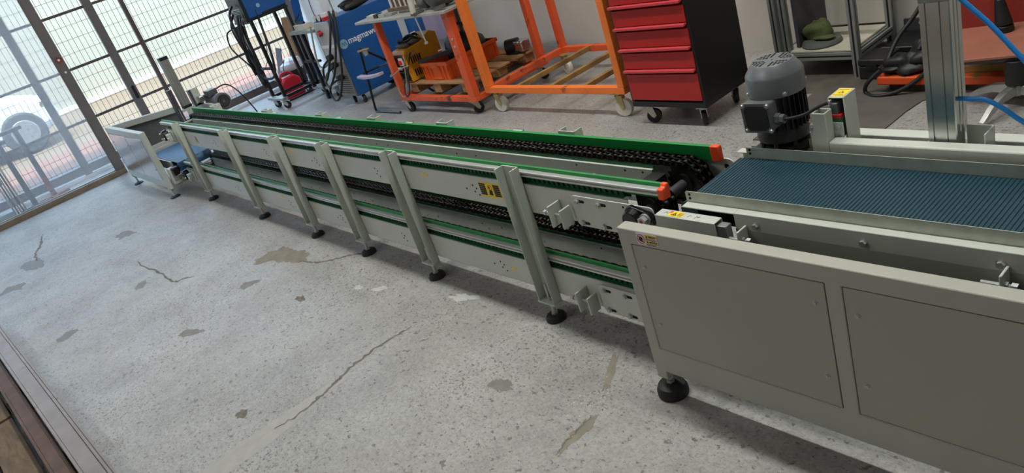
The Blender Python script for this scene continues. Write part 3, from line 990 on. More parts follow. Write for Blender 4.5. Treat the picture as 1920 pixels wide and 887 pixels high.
    MB().box(-6.65, -6.49, 1.472, 1.484, 0.51 + dz, 0.58 + dz).build('spacer', 'paint_dark', lb)
    MB().cyl((-6.70, 1.425, 0.553 + dz), (-6.70, 1.466, 0.553 + dz), 0.042, 0.048, n=22).build('flange_bearing', 'black_gloss', lb, bevel=0.004)
    for q in ((-6.73, 0.575), (-6.67, 0.535), (-6.73, 0.53)):
        inst('bolt', ME_BOLT, (q[0], 1.424, q[1] + dz), lb)
    for q in ((-6.59, 0.582), (-6.56, 0.54)):
        inst('bolt', ME_BOLT, (q[0], 1.428 if q[1] < 0.56 else 1.465, q[1] + dz), lb)
    MB().bar((-6.66, 1.47, 0.588 + dz), (-6.66, 1.775, 0.588 + dz), 0.03, 0.01).build('cross_bar', 'galv', cv)
# cross ties between the two sides
for x in LEGX:
    for zz in (0.49, 0.13):
        MB().box(x - 0.02, x + 0.02, 1.487, 1.772, zz - 0.018, zz).build('cross_tie', 'green_paint', cv)
# far rail brackets
for x in (-5.9, -5.05, -4.1, -3.32, -2.46):
    MB().box(x - 0.03, x + 0.03, 1.772, 1.80, 0.648, 0.652).box(x - 0.03, x + 0.03, 1.796, 1.80, 0.60, 0.652).box(x - 0.02, x + 0.02, 1.776, 1.80, 0.598, 0.604).build('rail_bracket', 'green_paint', cv)
for x in (-6.2, -5.4, -4.5, -3.6, -2.7, -1.75):
    MB().box(x - 0.006, x + 0.006, 1.5115, 1.516, 0.658, 0.6595).build('strip_screw', 'bolt', cv)
# orange end caps
b = MB().prism([(1.503, 0.651), (1.507, 0.660), (1.520, 0.660), (1.520, 0.612), (1.484, 0.614), (1.484, 0.650)], 'x', XR - 0.010, XR + 0.012)
b.build('end_cap', 'orange_cap', cv, bevel=0.004, label='orange plastic cap on the near guide rail')
b = MB().prism([(1.755, 0.609), (1.775, 0.609), (1.775, 0.662), (1.755, 0.662)], 'x', XR - 0.012, XR + 0.022)
b.build('end_cap', 'orange_cap', cv, bevel=0.004, label='orange plastic cap on the far guide rail')

# stickers on the near beams
def warn_sticker(x0, x1, z0, z1, y):
    w = MB().mi(0).box(x0, x1, y - 0.0008, y, z0, z1)
    w.mi(1)
    k = (x1 - x0) / 3
    for s0 in (x0 + 0.003, x0 + 2 * k + 0.002):
        n = 6
        for i in range(n):
            zz = z0 + 0.008 + (z1 - z0 - 0.012) * i / n
            w.box(s0, s0 + k - 0.005, y - 0.0011, y - 0.0008, zz, zz + (z1 - z0) / n * 0.72)
    xm = (x0 + x1) / 2
    w.cyl((xm - 0.002, y - 0.0011, z1 - 0.02), (xm - 0.002, y - 0.0008, z1 - 0.02), 0.005, n=10)
    w.prism([(xm - 0.012, z0 + 0.012), (xm + 0.012, z0 + 0.010), (xm + 0.014, z0 + 0.03), (xm + 0.002, z0 + 0.036), (xm - 0.006, z0 + 0.03)], 'y', y - 0.0011, y - 0.0008)
    w.mi(2).tube([(xm + 0.004 + 0.011 * math.cos(a), y - 0.001, z1 - 0.02 + 0.011 * math.sin(a)) for a in np.linspace(0, 6, 14)], 0.0011, 5)
    return w.build('warning_sticker', ['yellow', 'print_black', 'sticker_red'], cv, label='yellow and black warning sticker')
warn_sticker(-2.40, -2.265, 0.513, 0.577, 1.484)
def arrow(x, z, y, d, L=0.055, h=0.018, m='yellow', nm='arrow_sticker', par=None):
    pts = [(0, -h * 0.2), (L * 0.55, -h * 0.2), (L * 0.55, -h * 0.5), (L, 0), (L * 0.55, h * 0.5), (L * 0.55, h * 0.2), (0, h * 0.2)]
    pts = [(x + d * (u - L / 2), z + w) for u, w in pts]
    return MB().prism(pts, 'y', y - 0.0009, y).build(nm, m, par or cv)
arrow(-2.79, 0.568, 1.484, -1); arrow(-2.36, 0.568 - 0.36 - 0.03, 1.484, 1, L=0.045)
arrow(-4.22, 0.575, 1.484, -1); arrow(-4.72, 0.575 - 0.36, 1.484, 1)
b = MB()
put_text(b, 'И', 0.07, (-6.03, 1.4838, 0.515), (1, 0, 0), (0, 0, 1), bold=0.003)
b.build('letter_mark', 'print_brown', cv)
# ------------------------------------------------------------------ belt machine beside the camera
mc = thing('belt_machine', 'grey belt conveyor machine with ribbed teal belt and closed side panels', 'conveyor', (-1.437, 1.27, 0), rot=0.0075, authored=(-1.437, 1.27, 0))
X0, X1 = -1.437, 0.55
def tubebox(b, x0, x1, y0, y1, z0, z1): return b.box(x0, x1, y0, y1, z0, z1)
# front side frame, one welded face with recessed panels
FX0, FX1, FY = -1.482, 0.567, 1.310
b = MB().cells([FX0, FX0 + 0.041, -0.858, -0.818, -0.175, -0.134, 0.526, FX1], [0.072, 0.104, 0.195, 0.571, 0.620], lambda i, j: j in (1, 3) or (j == 2 and i % 2 == 0) or (j == 0 and i in (0, 6)), FY, FY + 0.041)
fr = b.build('front_frame', 'frame_paint', mc, bevel=0.003)
for xa, xb in ((FX0 + 0.041, -0.858), (-0.818, -0.175), (-0.134, 0.526)):
    MB().box(xa + 0.0005, xb - 0.0005, FY + 0.007, FY + 0.015, 0.1955, 0.5705).build('panel_seal', 'dark_gap', fr)
    p = MB().box(xa + 0.0025, xb - 0.0025, FY + 0.0008, FY + 0.0069, 0.1975, 0.5685).build('side_panel', 'panel', mc, bevel=0.0015)
    w_ = xb - xa
    for sx, sz in ((0.03, 0.098), (0.03, 0.30), (w_ - 0.03, 0.31), (w_ - 0.03, 0.093)):
        inst('screw', ME_SMALL, (xa + sx, FY + 0.0008, 0.1975 + sz), p)
foot(mc, FX0 + 0.026, FY + 0.022, 0.072, 0.050, 0.046)
foot(mc, 0.54, FY + 0.022, 0.072, 0.050, 0.046)
foot(mc, X0 + 0.022, 2.0, 0.118, 0.047, 0.046); foot(mc, 0.528, 2.0, 0.118, 0.047, 0.046)
# rear side frame
b = MB().box(X0, X1, 1.985, 2.03, 0.570, 0.615).box(X0, X0 + 0.04, 1.985, 2.03, 0.118, 0.57).box(X1 - 0.04, X1, 1.985, 2.03, 0.118, 0.57).box(X0 + 0.04, X1 - 0.04, 1.985, 2.03, 0.15, 0.238)
b.build('rear_frame', 'paint', mc, bevel=0.003)
MB().box(X0 + 0.04, X1 - 0.04, 2.0, 2.006, 0.238, 0.57).build('rear_panel', 'panel', mc)
for xx in (X0 + 0.06, 0.45):
    MB().box(xx, xx + 0.04, 1.351, 1.985, 0.16, 0.195).build('cross_member', 'paint', mc, bevel=0.002)
MB().box(0.40, 0.44, 1.351, 1.985, 0.43, 0.47).build('cross_member', 'paint', mc, bevel=0.002)

# warning label on the front frame
wl = MB().mi(0).box(-1.367, -1.293, 1.2692, 1.27, 0.608, 0.646)
wl.mi(1).box(-1.335, -1.295, 1.2689, 1.2692, 0.634, 0.6435).box(-1.335, -1.295, 1.2689, 1.2692, 0.6175, 0.625)
wl.mi(2)
for zz in (0.635, 0.6185):
    wl.prism([(-1.333, zz), (-1.325, zz), (-1.329, zz + 0.0065)], 'y', 1.2687, 1.2689)
put_text(wl, 'DIKKAT', 0.0075, (-1.323, 1.2688, 0.636), (1, 0, 0), (0, 0, 1), bold=0.0003)
put_text(wl, 'NOTICE', 0.0075, (-1.323, 1.2688, 0.6188), (1, 0, 0), (0, 0, 1), bold=0.0003)
for i, zz in enumerate((0.6315, 0.629, 0.6265, 0.6145, 0.612, 0.6098)):
    wl.box(-1.335, -1.300 + 0.004 * (i % 2), 1.2689, 1.2692, zz, zz + 0.0011)
wl.blob((-1.352, 1.2688, 0.627), 0.0075, 0.0002, 0.008, 10, 6, 0.12, 3)
wl.mi(3).tube([(-1.352 + 0.0125 * math.cos(a), 1.269, 0.627 + 0.0145 * math.sin(a)) for a in np.linspace(0, 2 * PI, 24)[:-1]], 0.0011, 5, True)
wl.tube([(-1.361, 1.269, 0.637), (-1.343, 1.269, 0.617)], 0.0009, 5)
wl.v = [(v[0] - 0.0425, v[1] + 0.0395, v[2] - 0.0307) for v in wl.v]
wl.build('warning_label', ['sticker_white', 'yellow', 'print_black', 'sticker_red'], mc, label='white and yellow warning label with a red prohibition ring')

# belt unit
ZB = 0.610
b = MB()
RX, RR = -1.375, 0.03
b.box(RX, X1 - 0.03, 1.507, 1.797, ZB - 0.004, ZB)
b.lathe([(RR, 1.507), (RR, 1.797)], (RX, 0, ZB - RR), 28, (0, 1, 0))
b.box(RX, X1 - 0.03, 1.507, 1.797, ZB - 2 * RR, ZB - 2 * RR + 0.003)
x = RX
while x < X1 - 0.035:
    b.prism([(x, ZB), (x + 0.0075, ZB), (x + 0.0055, ZB + 0.0022), (x + 0.002, ZB + 0.0022)], 'y', 1.508, 1.796)
    x += 0.0105
for k in range(1, 10):
    a = k * 0.35
    R = Matrix.Translation((RX, 0, ZB - RR)) @ Matrix.Rotation(-a, 4, 'Y')
    b.prism([(-0.0037, RR), (0.0037, RR), (0.0018, RR + 0.0022), (-0.0018, RR + 0.0022)], 'y', 1.508, 1.796, R)
b.build('ribbed_belt', 'belt', mc, label='teal rubber belt with fine cross ribs')
b = bent(MB(), 1.475, 0.44, 0.614, -1.20, X1, lip=0.03)
bm_ = b.build('belt_beam', 'paint', mc, bevel=0.0012)
MB().box(-1.372, -1.20, 1.475, 1.505, 0.611, 0.614).build('beam_flange', 'paint', mc)
MB().box(-1.20, X1, 1.4735, 1.475, 0.44, 0.568).build('beam_skirt', 'paint_dark', bm_)
for sx in (-1.135, -0.845, -0.555, -0.2):
    inst('screw', ME_BOLT, (sx, 1.4748, 0.603 - 0.018), bm_)
b = MB().prism(round_rect(-1.375, X1, 0.612, 0.648, 0.006), 'y', 1.5045, 1.5065)
gf = b.build('front_guard', 'galv', mc)
for zz in (0.638, 0.626):
    inst('screw_hole', ME_HOLE, (-1.361, 1.5043, zz), gf)
b = MB().prism(round_rect(-1.362, X1, 0.611, 0.646, 0.005), 'y', 1.7985, 1.8005)
gr = b.build('rear_guard', 'galv', mc)
for zz in (0.638, 0.626):
    inst('screw_hole', ME_HOLE, (-1.350, 1.7983, zz), gr)
bent(MB(), 1.832, 0.44, 0.626, -1.40, X1, lip=0.03, sgn=-1).build('rear_beam', 'paint', mc, bevel=0.001)
# tension cover at the belt end
b = MB().box(-1.443, -1.235, 1.432, 1.436, 0.52, 0.6).box(-1.443, -1.235, 1.436, 1.47, 0.597, 0.6).box(-1.443, -1.439, 1.436, 1.47, 0.52, 0.597).box(-1.443, -1.235, 1.4665, 1.47, 0.53, 0.597)
tc_ = b.build('tension_cover', 'paint', mc, bevel=0.002)
st = MB().mi(0).box(-1.402, -1.352, 1.437, 1.464, 0.6, 0.6006).mi(1).prism([(-1.392, 1.442), (-1.372, 1.442), (-1.382, 1.459)], 'z', 0.6006, 0.6009)
st.mi(0).prism([(-1.387, 1.444), (-1.377, 1.444), (-1.382, 1.4535)], 'z', 0.6009, 0.6011).mi(1).blob((-1.382, 1.4465, 0.6011), 0.0028, 0.003, 0.0002, 8, 6)
for i in range(5):
    st.box(-1.370, -1.354, 1.441 + 0.004 * i, 1.4424 + 0.004 * i, 0.6006, 0.6009)
st.mi(2).box(-1.402, -1.394, 1.452, 1.464, 0.6006, 0.6008)
st.build('hazard_sticker', ['yellow', 'print_black', 'orange_cap'], tc_, label='small yellow hazard sticker')
hw = MB()
for pts in ([(-1.420, 1.447), (-1.414, 1.458), (-1.410, 1.448), (-1.404, 1.457)], [(-1.335, 1.445), (-1.330, 1.456), (-1.324, 1.452)], [(-1.310, 1.443), (-1.306, 1.458), (-1.300, 1.448), (-1.296, 1.456), (-1.305, 1.451)]):
    hw.tube([(x_, y_, 0.6003) for x_, y_ in pts], 0.0006, 4)
hw.build('pen_marks', 'print_black', tc_)
MB().box(-1.236, -1.205, 1.44, 1.466, 0.535, 0.59).build('slide_block', 'alu_dull', mc, bevel=0.002)
for xx in (-1.168, -0.545):
    l = MB().box(xx, xx + 0.006, 1.43, 1.473, 0.53, 0.585).build('adjust_lug', 'paint', mc, bevel=0.002)
    b = MB().cyl((xx - 0.04, 1.447, 0.552), (xx + 0.03, 1.447, 0.552), 0.005, n=10).prism(hexprofile(0.0095), 'x', xx + 0.018, xx + 0.03, Matrix.Translation((0, 1.447, 0.552))).prism(hexprofile(0.0095), 'x', xx + 0.006, xx + 0.012, Matrix.Translation((0, 1.447, 0.552)))
    b.build('adjust_screw', 'bolt', l, smooth=35)

# upper tube frame behind the belt
def sqtube(b, x0, x1, y0, y1, z0, z1, t=0.004):
    b.box(x0, x1, y0, y0 + t, z0, z1); b.box(x0, x1, y1 - t, y1, z0, z1)
    b.box(x0, x0 + t, y0 + t, y1 - t, z0, z1); b.box(x1 - t, x1, y0 + t, y1 - t, z0, z1)
    return b
MB().box(-1.125, X1, 1.855, 1.895, 0.610, 0.650).build('upper_tube', 'paint', mc, bevel=0.005)
sqtube(MB(), -1.166, -1.126, 1.8553, 1.8947, 0.45, 0.737).build('upright_tube', 'paint', mc, bevel=0.0015)
for xx in (-1.15, -0.45, 0.3):
    MB().box(xx, xx + 0.04, 1.895, 1.985, 0.575, 0.61).build('tie_block', 'paint', mc)
# tall sensor channel
b = MB().box(-1.141, -1.138, 1.908, 1.977, 0.615, 0.764).box(-1.097, -1.094, 1.908, 1.977, 0.60, 0.764).box(-1.138, -1.097, 1.974, 1.977, 0.60, 0.764).box(-1.138, -1.097, 1.908, 1.974, 0.761, 0.764)
ch = b.build('sensor_channel', 'paint', mc, bevel=0.002)
st = MB().mi(0).box(-1.136, -1.099, 1.918, 1.972, 0.764, 0.7646).mi(1).prism([(-1.125, 1.938), (-1.109, 1.938), (-1.117, 1.954)], 'z', 0.7646, 0.7648).box(-1.132, -1.103, 1.960, 1.9625, 0.7646, 0.7648).box(-1.132, -1.103, 1.924, 1.926, 0.7646, 0.7648)
st.mi(0).prism([(-1.121, 1.940), (-1.113, 1.940), (-1.117, 1.950)], 'z', 0.7648, 0.765)
st.build('hazard_sticker', ['yellow', 'print_black'], ch, label='yellow hazard sticker on top')
sn = MB().mi(0).box(-1.134, -1.112, 1.900, 1.945, 0.716, 0.748).mi(1).box(-1.136, -1.103, 1.898, 1.945, 0.704, 0.7155).mi(2).box(-1.136, -1.102, 1.9, 1.945, 0.692, 0.704).mi(3).box(-1.137, -1.13, 1.899, 1.915, 0.748, 0.757)
sn.build('limit_switch', ['motor_mid', 'red_plastic', 'green_plastic', 'alu'], mc, bevel=0.001, label='grey, red and green limit switch')
bp_ = MB().prism(round_rect(-1.134, -1.100, 0.628, 0.692, 0.004), 'y', 1.8965, 1.9015).build('switch_plate', 'paint', mc)
for zz in (0.679, 0.642):
    inst('bolt', ME_BOLT, (-1.113, 1.8964, zz), bp_)
bp_ = MB().box(-1.180, -1.166, 1.86, 1.89, 0.61, 0.70).build('post_clamp', 'paint', mc, bevel=0.002)
inst('screw', ME_SMALL, (-1.173, 1.8598, 0.69), bp_)

# gear motor standing behind the rear guard
mx, my = -1.295, 1.905
gm = MB()
gm.lathe([(0.062, 0.606), (0.066, 0.614), (0.066, 0.628), (0.054, 0.634), (0.056, 0.642), (0.077, 0.646), (0.077, 0.660), (0.07, 0.672), (0.066, 0.69), (0.066, 0.80)], (mx, my, 0), 40)
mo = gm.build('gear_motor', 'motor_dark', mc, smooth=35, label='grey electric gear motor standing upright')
MB().box(mx - 0.095, mx + 0.05, my - 0.055, my + 0.05, 0.575, 0.608).box(mx - 0.085, mx + 0.01, my - 0.062, my - 0.05, 0.59, 0.625).build('gearbox', 'motor_dark', mo, bevel=0.006)
for k in range(8):
    a = k * PI / 4 + 0.2
    MB().cyl((mx + 0.07 * math.cos(a), my + 0.07 * math.sin(a), 0.628), (mx + 0.07 * math.cos(a), my + 0.07 * math.sin(a), 0.646), 0.007, n=8).build('flange_bolt', 'motor_dark', mo)
for k in range(30):
    a = 2 * PI * k / 30
    R = rotm('Z', a)
    f_ = MB()
    V = [R @ Vector(v) + Vector((mx, my, 0)) for v in [(0.064, -0.0018, 0.682), (0.080, -0.001, 0.682), (0.080, 0.001, 0.682), (0.064, 0.0018, 0.682), (0.064, -0.0018, 0.798), (0.080, -0.001, 0.798), (0.080, 0.001, 0.798), (0.064, 0.0018, 0.798)]]
    f_.add(V, [(0, 1, 2, 3), (7, 6, 5, 4), (0, 4, 5, 1), (1, 5, 6, 2), (2, 6, 7, 3), (3, 7, 4, 0)])
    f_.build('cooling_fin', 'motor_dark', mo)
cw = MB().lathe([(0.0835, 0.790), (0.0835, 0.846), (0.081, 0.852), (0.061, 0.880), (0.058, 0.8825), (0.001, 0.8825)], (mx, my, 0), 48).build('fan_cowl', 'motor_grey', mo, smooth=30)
gv = MB()
for ring, cnt in ((0.026, 12), (0.035, 16), (0.044, 20), (0.052, 24)):
    for k in range(cnt):
        if ring > 0.02 and (k * 4 // cnt) % 1 == 0 and (k % (cnt // 4)) == 0:
            continue
        a = 2 * PI * k / cnt + 0.1
        gv.cyl((mx + ring * math.cos(a), my + ring * math.sin(a), 0.8824), (mx + ring * math.cos(a), my + ring * math.sin(a), 0.8830), 0.0043, n=6)
gv.cyl((mx, my, 0.8824), (mx, my, 0.8832), 0.0025, n=8)
gv.build('vent_holes', 'hole', cw)
for a in (-0.75, -2.3, 0.8, 2.4):
    inst('screw', ME_SMALL, (mx + 0.0835 * math.cos(a), my + 0.0835 * math.sin(a), 0.800), mo, (0, 0, a + PI / 2))
R4 = Matrix.Translation((-1.302, 1.80, 0.745)) @ Matrix.Rotation(-0.03, 4, 'Y')
oct_ = lambda w, h, c: [(-w + c, -h), (w - c, -h), (w, -h + c), (w, h - c), (w - c, h), (-w + c, h), (-w, h - c), (-w, -h + c)]
tb = MB().mi(0).prism(round_rect(-0.046, 0.046, -0.044, 0.044, 0.008), 'y', 0.004, 0.045, R4).prism(round_rect(-0.048, 0.048, -0.046, 0.046, 0.008), 'y', -0.006, 0.004, R4)
tb.mi(1).prism(oct_(0.038, 0.038, 0.012), 'y', -0.008, -0.006, R4)
tbo = tb.build('terminal_box', ['motor_mid', 'motor_dark'], mo, smooth=30, label='square grey terminal box')
for sx in (-0.041, 0.041):
    for sz in (-0.039, 0.039):
        inst('screw', ME_SMALL, tuple(R4 @ Vector((sx, -0.006, sz))), tbo)
b = MB().prism(hexprofile(0.017), 'x', 0.046, 0.060, R4 @ Matrix.Translation((0, 0.02, -0.012))).prism(hexprofile(0.014), 'x', 0.060, 0.074, R4 @ Matrix.Translation((0, 0.02, -0.012)))
b.build('cable_gland', 'motor_mid', tbo, smooth=30)
MB().tube([(-1.232, 1.82, 0.733), (-1.205, 1.83, 0.735), (-1.18, 1.848, 0.738), (-1.16, 1.90, 0.742), (-1.145, 1.93, 0.74)], 0.0052, 8, smooth=5).build('motor_cable', 'rubber', mo, smooth=60)

# aluminium cylinder column
cx0, cx1, cy0, cy1 = -0.873, -0.803, 1.906, 1.970
def colpoly(x0, x1, y0, y1, g=0.004):
    w = x1 - x0; d = y1 - y0
    return [(x0, y0), (x0 + w * 0.18, y0), (x0 + w * 0.20, y0 + g), (x0 + w * 0.25, y0 + g), (x0 + w * 0.27, y0), (x0 + w * 0.66, y0), (x0 + w * 0.67, y0 + g), (x0 + w * 0.70, y0 + g), (x0 + w * 0.71, y0), (x1 - 0.003, y0), (x1, y0 + 0.003),
            (x1, y0 + d * 0.3), (x1 - g, y0 + d * 0.32), (x1 - g, y0 + d * 0.4), (x1, y0 + d * 0.42), (x1, y0 + d * 0.6), (x1 - g, y0 + d * 0.62), (x1 - g, y0 + d * 0.7), (x1, y0 + d * 0.72), (x1, y1), (x0, y1)]
co = MB().prism(colpoly(cx0, cx1, cy0, cy1), 'z', 0.612, 1.012).build('cylinder_column', 'alu_col', mc, label='slotted aluminium cylinder column')
MB().box(cx0 - 0.002, cx1 + 0.002, cy0 - 0.002, cy1 + 0.002, 1.012, 1.06).build('column_cap', 'alu_dull', co, bevel=0.003)
MB().box(cx0 - 0.03, cx1 + 0.05, 1.897, 1.984, 0.600, 0.612).build('column_plate', 'galv', mc)
b = MB().box(-0.80, -0.735, 1.955, 1.959, 0.612, 0.672).box(-0.739, -0.735, 1.90, 1.955, 0.612, 0.672)
b.build('corner_bracket', 'paint', mc, bevel=0.0015)
for pts in ([(-0.803, 1.935, 1.03), (-0.785, 1.928, 1.008), (-0.725, 1.925, 0.944), (-0.661, 1.92, 0.864), (-0.58, 1.91, 0.77), (-0.50, 1.90, 0.70), (-0.40, 1.90, 0.66)],
            [(-0.803, 1.935, 0.752), (-0.775, 1.93, 0.754), (-0.743, 1.928, 0.753), (-0.703, 1.926, 0.731), (-0.664, 1.925, 0.700), (-0.60, 1.92, 0.665), (-0.52, 1.91, 0.655)]):
    MB().tube(pts, 0.0062, 10, smooth=6).build('air_hose', 'hose_blue', co, smooth=60, label='bright blue air hose')

# ------------------------------------------------------------------ machine at the far end
em = thing('transfer_machine', 'grey transfer machine with stainless doors at the far end of the conveyor', 'machine', (-7.6, 1.345, 0))
EX0, EX1, EY = -8.27, -6.955, 1.347
b = MB().cells([EX0, EX0 + 0.05, EX1 - 0.06, EX1], [0.080, 0.095, 0.165, 0.555, 0.612], lambda i, j: j in (1, 3) or i in (0, 2), EY, EY + 0.045)
b.build('front_frame', 'green_paint', em, bevel=0.003)
MB().box(EX0 + 0.05, EX1 - 0.06, EY + 0.014, EY + 0.02, 0.165, 0.555).build('door_seal', 'dark_gap', em)
for xa, xb in ((EX0 + 0.056, -7.596), (-7.582, EX1 - 0.066)):
    d_ = MB().box(xa, xb, EY - 0.002, EY + 0.012, 0.168, 0.553).build('stainless_door', 'stainless', em, bevel=0.002)
    for sx, sz in ((0.03, 0.10), (0.03, 0.30), (xb - xa - 0.03, 0.10), (xb - xa - 0.03, 0.30)):
        inst('screw', ME_SMALL, (xa + sx, EY - 0.002, 0.168 + sz), d_)
foot(em, -8.22, 1.367, 0.08, 0.045, 0.016); foot(em, -6.985, 1.367, 0.08, 0.045, 0.016)
foot(em, -7.7, 2.0, 0.1, 0.045, 0.016); foot(em, -6.99, 2.0, 0.1, 0.045, 0.016)
dv = Vector((-7.70 + 8.27, 1.90 - 1.39, 0)); dl = dv.length; du = dv / dl
ang = math.atan2(dv.y, dv.x)
R4 = Matrix.Translation((-8.27, 1.388, 0)) @ Matrix.Rotation(ang, 4, 'Z')
def rbox(b, x0, x1, y0, y1, z0, z1):
    return b.prism([(x0, y0), (x1, y0), (x1, y1), (x0, y1)], 'z', z0, z1, R4)
rbox(MB(), 0, dl, 0, 0.05, 0.545, 0.602).build('hood_rim', 'paint', em, bevel=0.003)
rbox(MB(), 0, dl, 0.03, 0.036, 0.20, 0.545).build('hood_panel', 'alu_dull', em)
MB().box(-7.02, -6.96, 1.407, 2.05, 0.09, 0.15).build('cross_member', 'green_paint', em, bevel=0.003)
MB().box(-7.78, -7.72, 1.387, 2.05, 0.27, 0.315).build('cross_member', 'green_paint', em, bevel=0.003)
MB().box(-7.90, -7.86, 1.54, 2.05, 0.29, 0.33).build('cross_member', 'paint', em, bevel=0.003)
MB().box(-7.80, -6.94, 2.03, 2.07, 0.10, 0.58).build('rear_panel', 'paint', em, bevel=0.003)
MB().box(-7.74, -7.7, 1.99, 2.03, 0.09, 0.58).box(-7.01, -6.97, 1.99, 2.03, 0.09, 0.58).build('rear_post', 'paint', em)
b = MB().box(-7.66, -6.80, 1.475, 1.76, 0.292, 0.297).lathe([(0.04, 1.475), (0.04, 1.76)], (-6.80, 0, 0.257), 24, (0, 1, 0)).lathe([(0.04, 1.475), (0.04, 1.76)], (-7.66, 0, 0.257), 24, (0, 1, 0)).box(-7.66, -6.80, 1.475, 1.76, 0.217, 0.222)
b.build('transfer_belt', 'belt_blue', em, smooth=40, label='smooth blue transfer belt')
MB().box(-7.60, -6.93, 1.452, 1.468, 0.22, 0.30).build('belt_side', 'galv', em, bevel=0.002)
b = MB().mi(0).box(-6.935, -6.855, 1.395, 1.45, 0.15, 0.262)
cb = b.build('control_box', 'paint', em, bevel=0.004)
MB().box(-6.925, -6.875, 1.40, 1.445, 0.262, 0.264).build('white_label', 'sticker_white', cb)
MB().box(-6.95, -6.85, 1.395, 1.46, 0.125, 0.15).build('box_bracket', 'paint', em)
MB().box(-6.852, -6.79, 1.41, 1.468, 0.20, 0.27).build('belt_motor', 'black', em, bevel=0.006)
# lifting column, dark post and plate
ec = MB().prism(colpoly(-7.37, -7.30, 1.868, 1.940), 'z', 0.62, 1.05).build('lift_column', 'alu_dull', em, label='slotted aluminium lifting column')
MB().box(-7.372, -7.298, 1.866, 1.942, 1.05, 1.078).box(-7.372, -7.298, 1.866, 1.942, 0.60, 0.625).build('column_cap', 'black', ec, bevel=0.002)
MB().box(-7.37, -7.30, 1.797, 1.835, 0.30, 0.80).build('guide_post', 'stand_grey', em, bevel=0.002)
MB().box(-7.296, -7.292, 1.815, 1.818, 0.30, 0.62).build('edge_seal', 'sticker_white', em)
MB().box(-7.38, -7.29, 1.835, 2.03, 0.58, 0.60).build('column_plate', 'galv', em)
MB().box(-7.36, -7.29, 1.965, 2.045, 0.58, 0.738).build('gear_plate', 'green_paint', em, bevel=0.002)
MB().box(-7.288, -7.282, 1.962, 1.982, 0.58, 0.738).build('plate_edge', 'stand_grey', em)
m2 = MB().cyl((-7.28, 2.12, 0.575), (-7.03, 2.12, 0.575), 0.062, n=28).build('gear_motor', 'motor_mid', em, bevel=0.004, label='grey electric motor lying on its side')
MB().lathe([(0.074, 0), (0.074, 0.07), (0.064, 0.085), (0.05, 0.087)], (-7.06, 2.12, 0.575), 32, (1, 0, 0)).build('fan_cowl', 'motor_mid', m2, smooth=30)
gv = MB()
for rr in (0.018, 0.030, 0.042, 0.052):
    gv.tube([(-6.972, 2.12 + rr * math.cos(a), 0.575 + rr * math.sin(a)) for a in np.linspace(0, 2 * PI, 20)[:-1]], 0.0035, 5, True)
gv.build('fan_grille', 'black', m2)
MB().prism([(-0.05, 0.0), (0.05, 0.0), (0.06, 0.05), (-0.06, 0.05)], 'y', -0.045, 0.045, Matrix.Translation((-7.15, 2.10, 0.640))).build('terminal_box', 'motor_mid', m2, bevel=0.004)
MB().tube([(-7.1, 2.14, 0.68), (-7.03, 2.22, 0.69), (-6.98, 2.28, 0.60), (-6.95, 2.34, 0.40), (-6.92, 2.38, 0.15), (-6.9, 2.45, 0.01), (-6.8, 2.6, 0.008)], 0.006, 6, smooth=5).build('motor_cable', 'rubber', m2, smooth=60)
MB().box(-7.34, -7.24, 2.07, 2.17, 0.50, 0.65).box(-7.30, -7.22, 2.0, 2.08, 0.60, 0.66).build('gearbox', 'stainless', m2, bevel=0.01)
# ------------------------------------------------------------------ carts, cabinet and what lies on them
def caster(parent, x, y, ztop, r, wheel, fork, ang=0.0, w=0.03, off=0.03):
    """swivel caster: fork part with a wheel below it"""
    R = Matrix.Translation((x, y, 0)) @ Matrix.Rotation(ang, 4, 'Z')
    P = lambda v: tuple(R @ Vector(v))
    b = MB()
    b.prism([(-0.04, -0.035), (0.04, -0.035), (0.04, 0.035), (-0.04, 0.035)], 'z', ztop - 0.005, ztop, R)
    b.cyl(P((0, 0, ztop - 0.02)), P((0, 0, ztop - 0.005)), 0.024, n=14)
    for sy in (-1, 1):
        yy = sy * (w / 2 + 0.004)
        b.prism([(-0.024, ztop - 0.018), (0.024, ztop - 0.018), (off + 0.014, r), (off - 0.002, r - 0.012), (off - 0.016, r)], 'y', yy - 0.0015, yy + 0.0015, R)
    b.prism([(-0.024, -w / 2 - 0.0055), (0.024, -w / 2 - 0.0055), (0.024, w / 2 + 0.0055), (-0.024, w / 2 + 0.0055)], 'z', ztop - 0.022, ztop - 0.018, R)
    b.cyl(P((off, -w / 2 - 0.01, r)), P((off, w / 2 + 0.01, r)), 0.006, n=8)
    f = b.build('caster', fork, parent)
    wb = MB()
    wb.mi(0).lathe([(r * 0.62, -w / 2), (r * 0.93, -w / 2), (r, -w / 4), (r, w / 4), (r * 0.93, w / 2), (r * 0.62, w / 2)], P((off, 0, r)), 26, tuple(R.to_3x3() @ Vector((0, 1, 0))))
    wb.mi(1).cyl(P((off, -w / 2 * 0.86, r)), P((off, w / 2 * 0.86, r)), r * 0.62, n=20)
    wb.build('wheel', [wheel, 'zinc' if wheel != 'wheel_white' else 'wheel_white'], f, smooth=35)
    return f

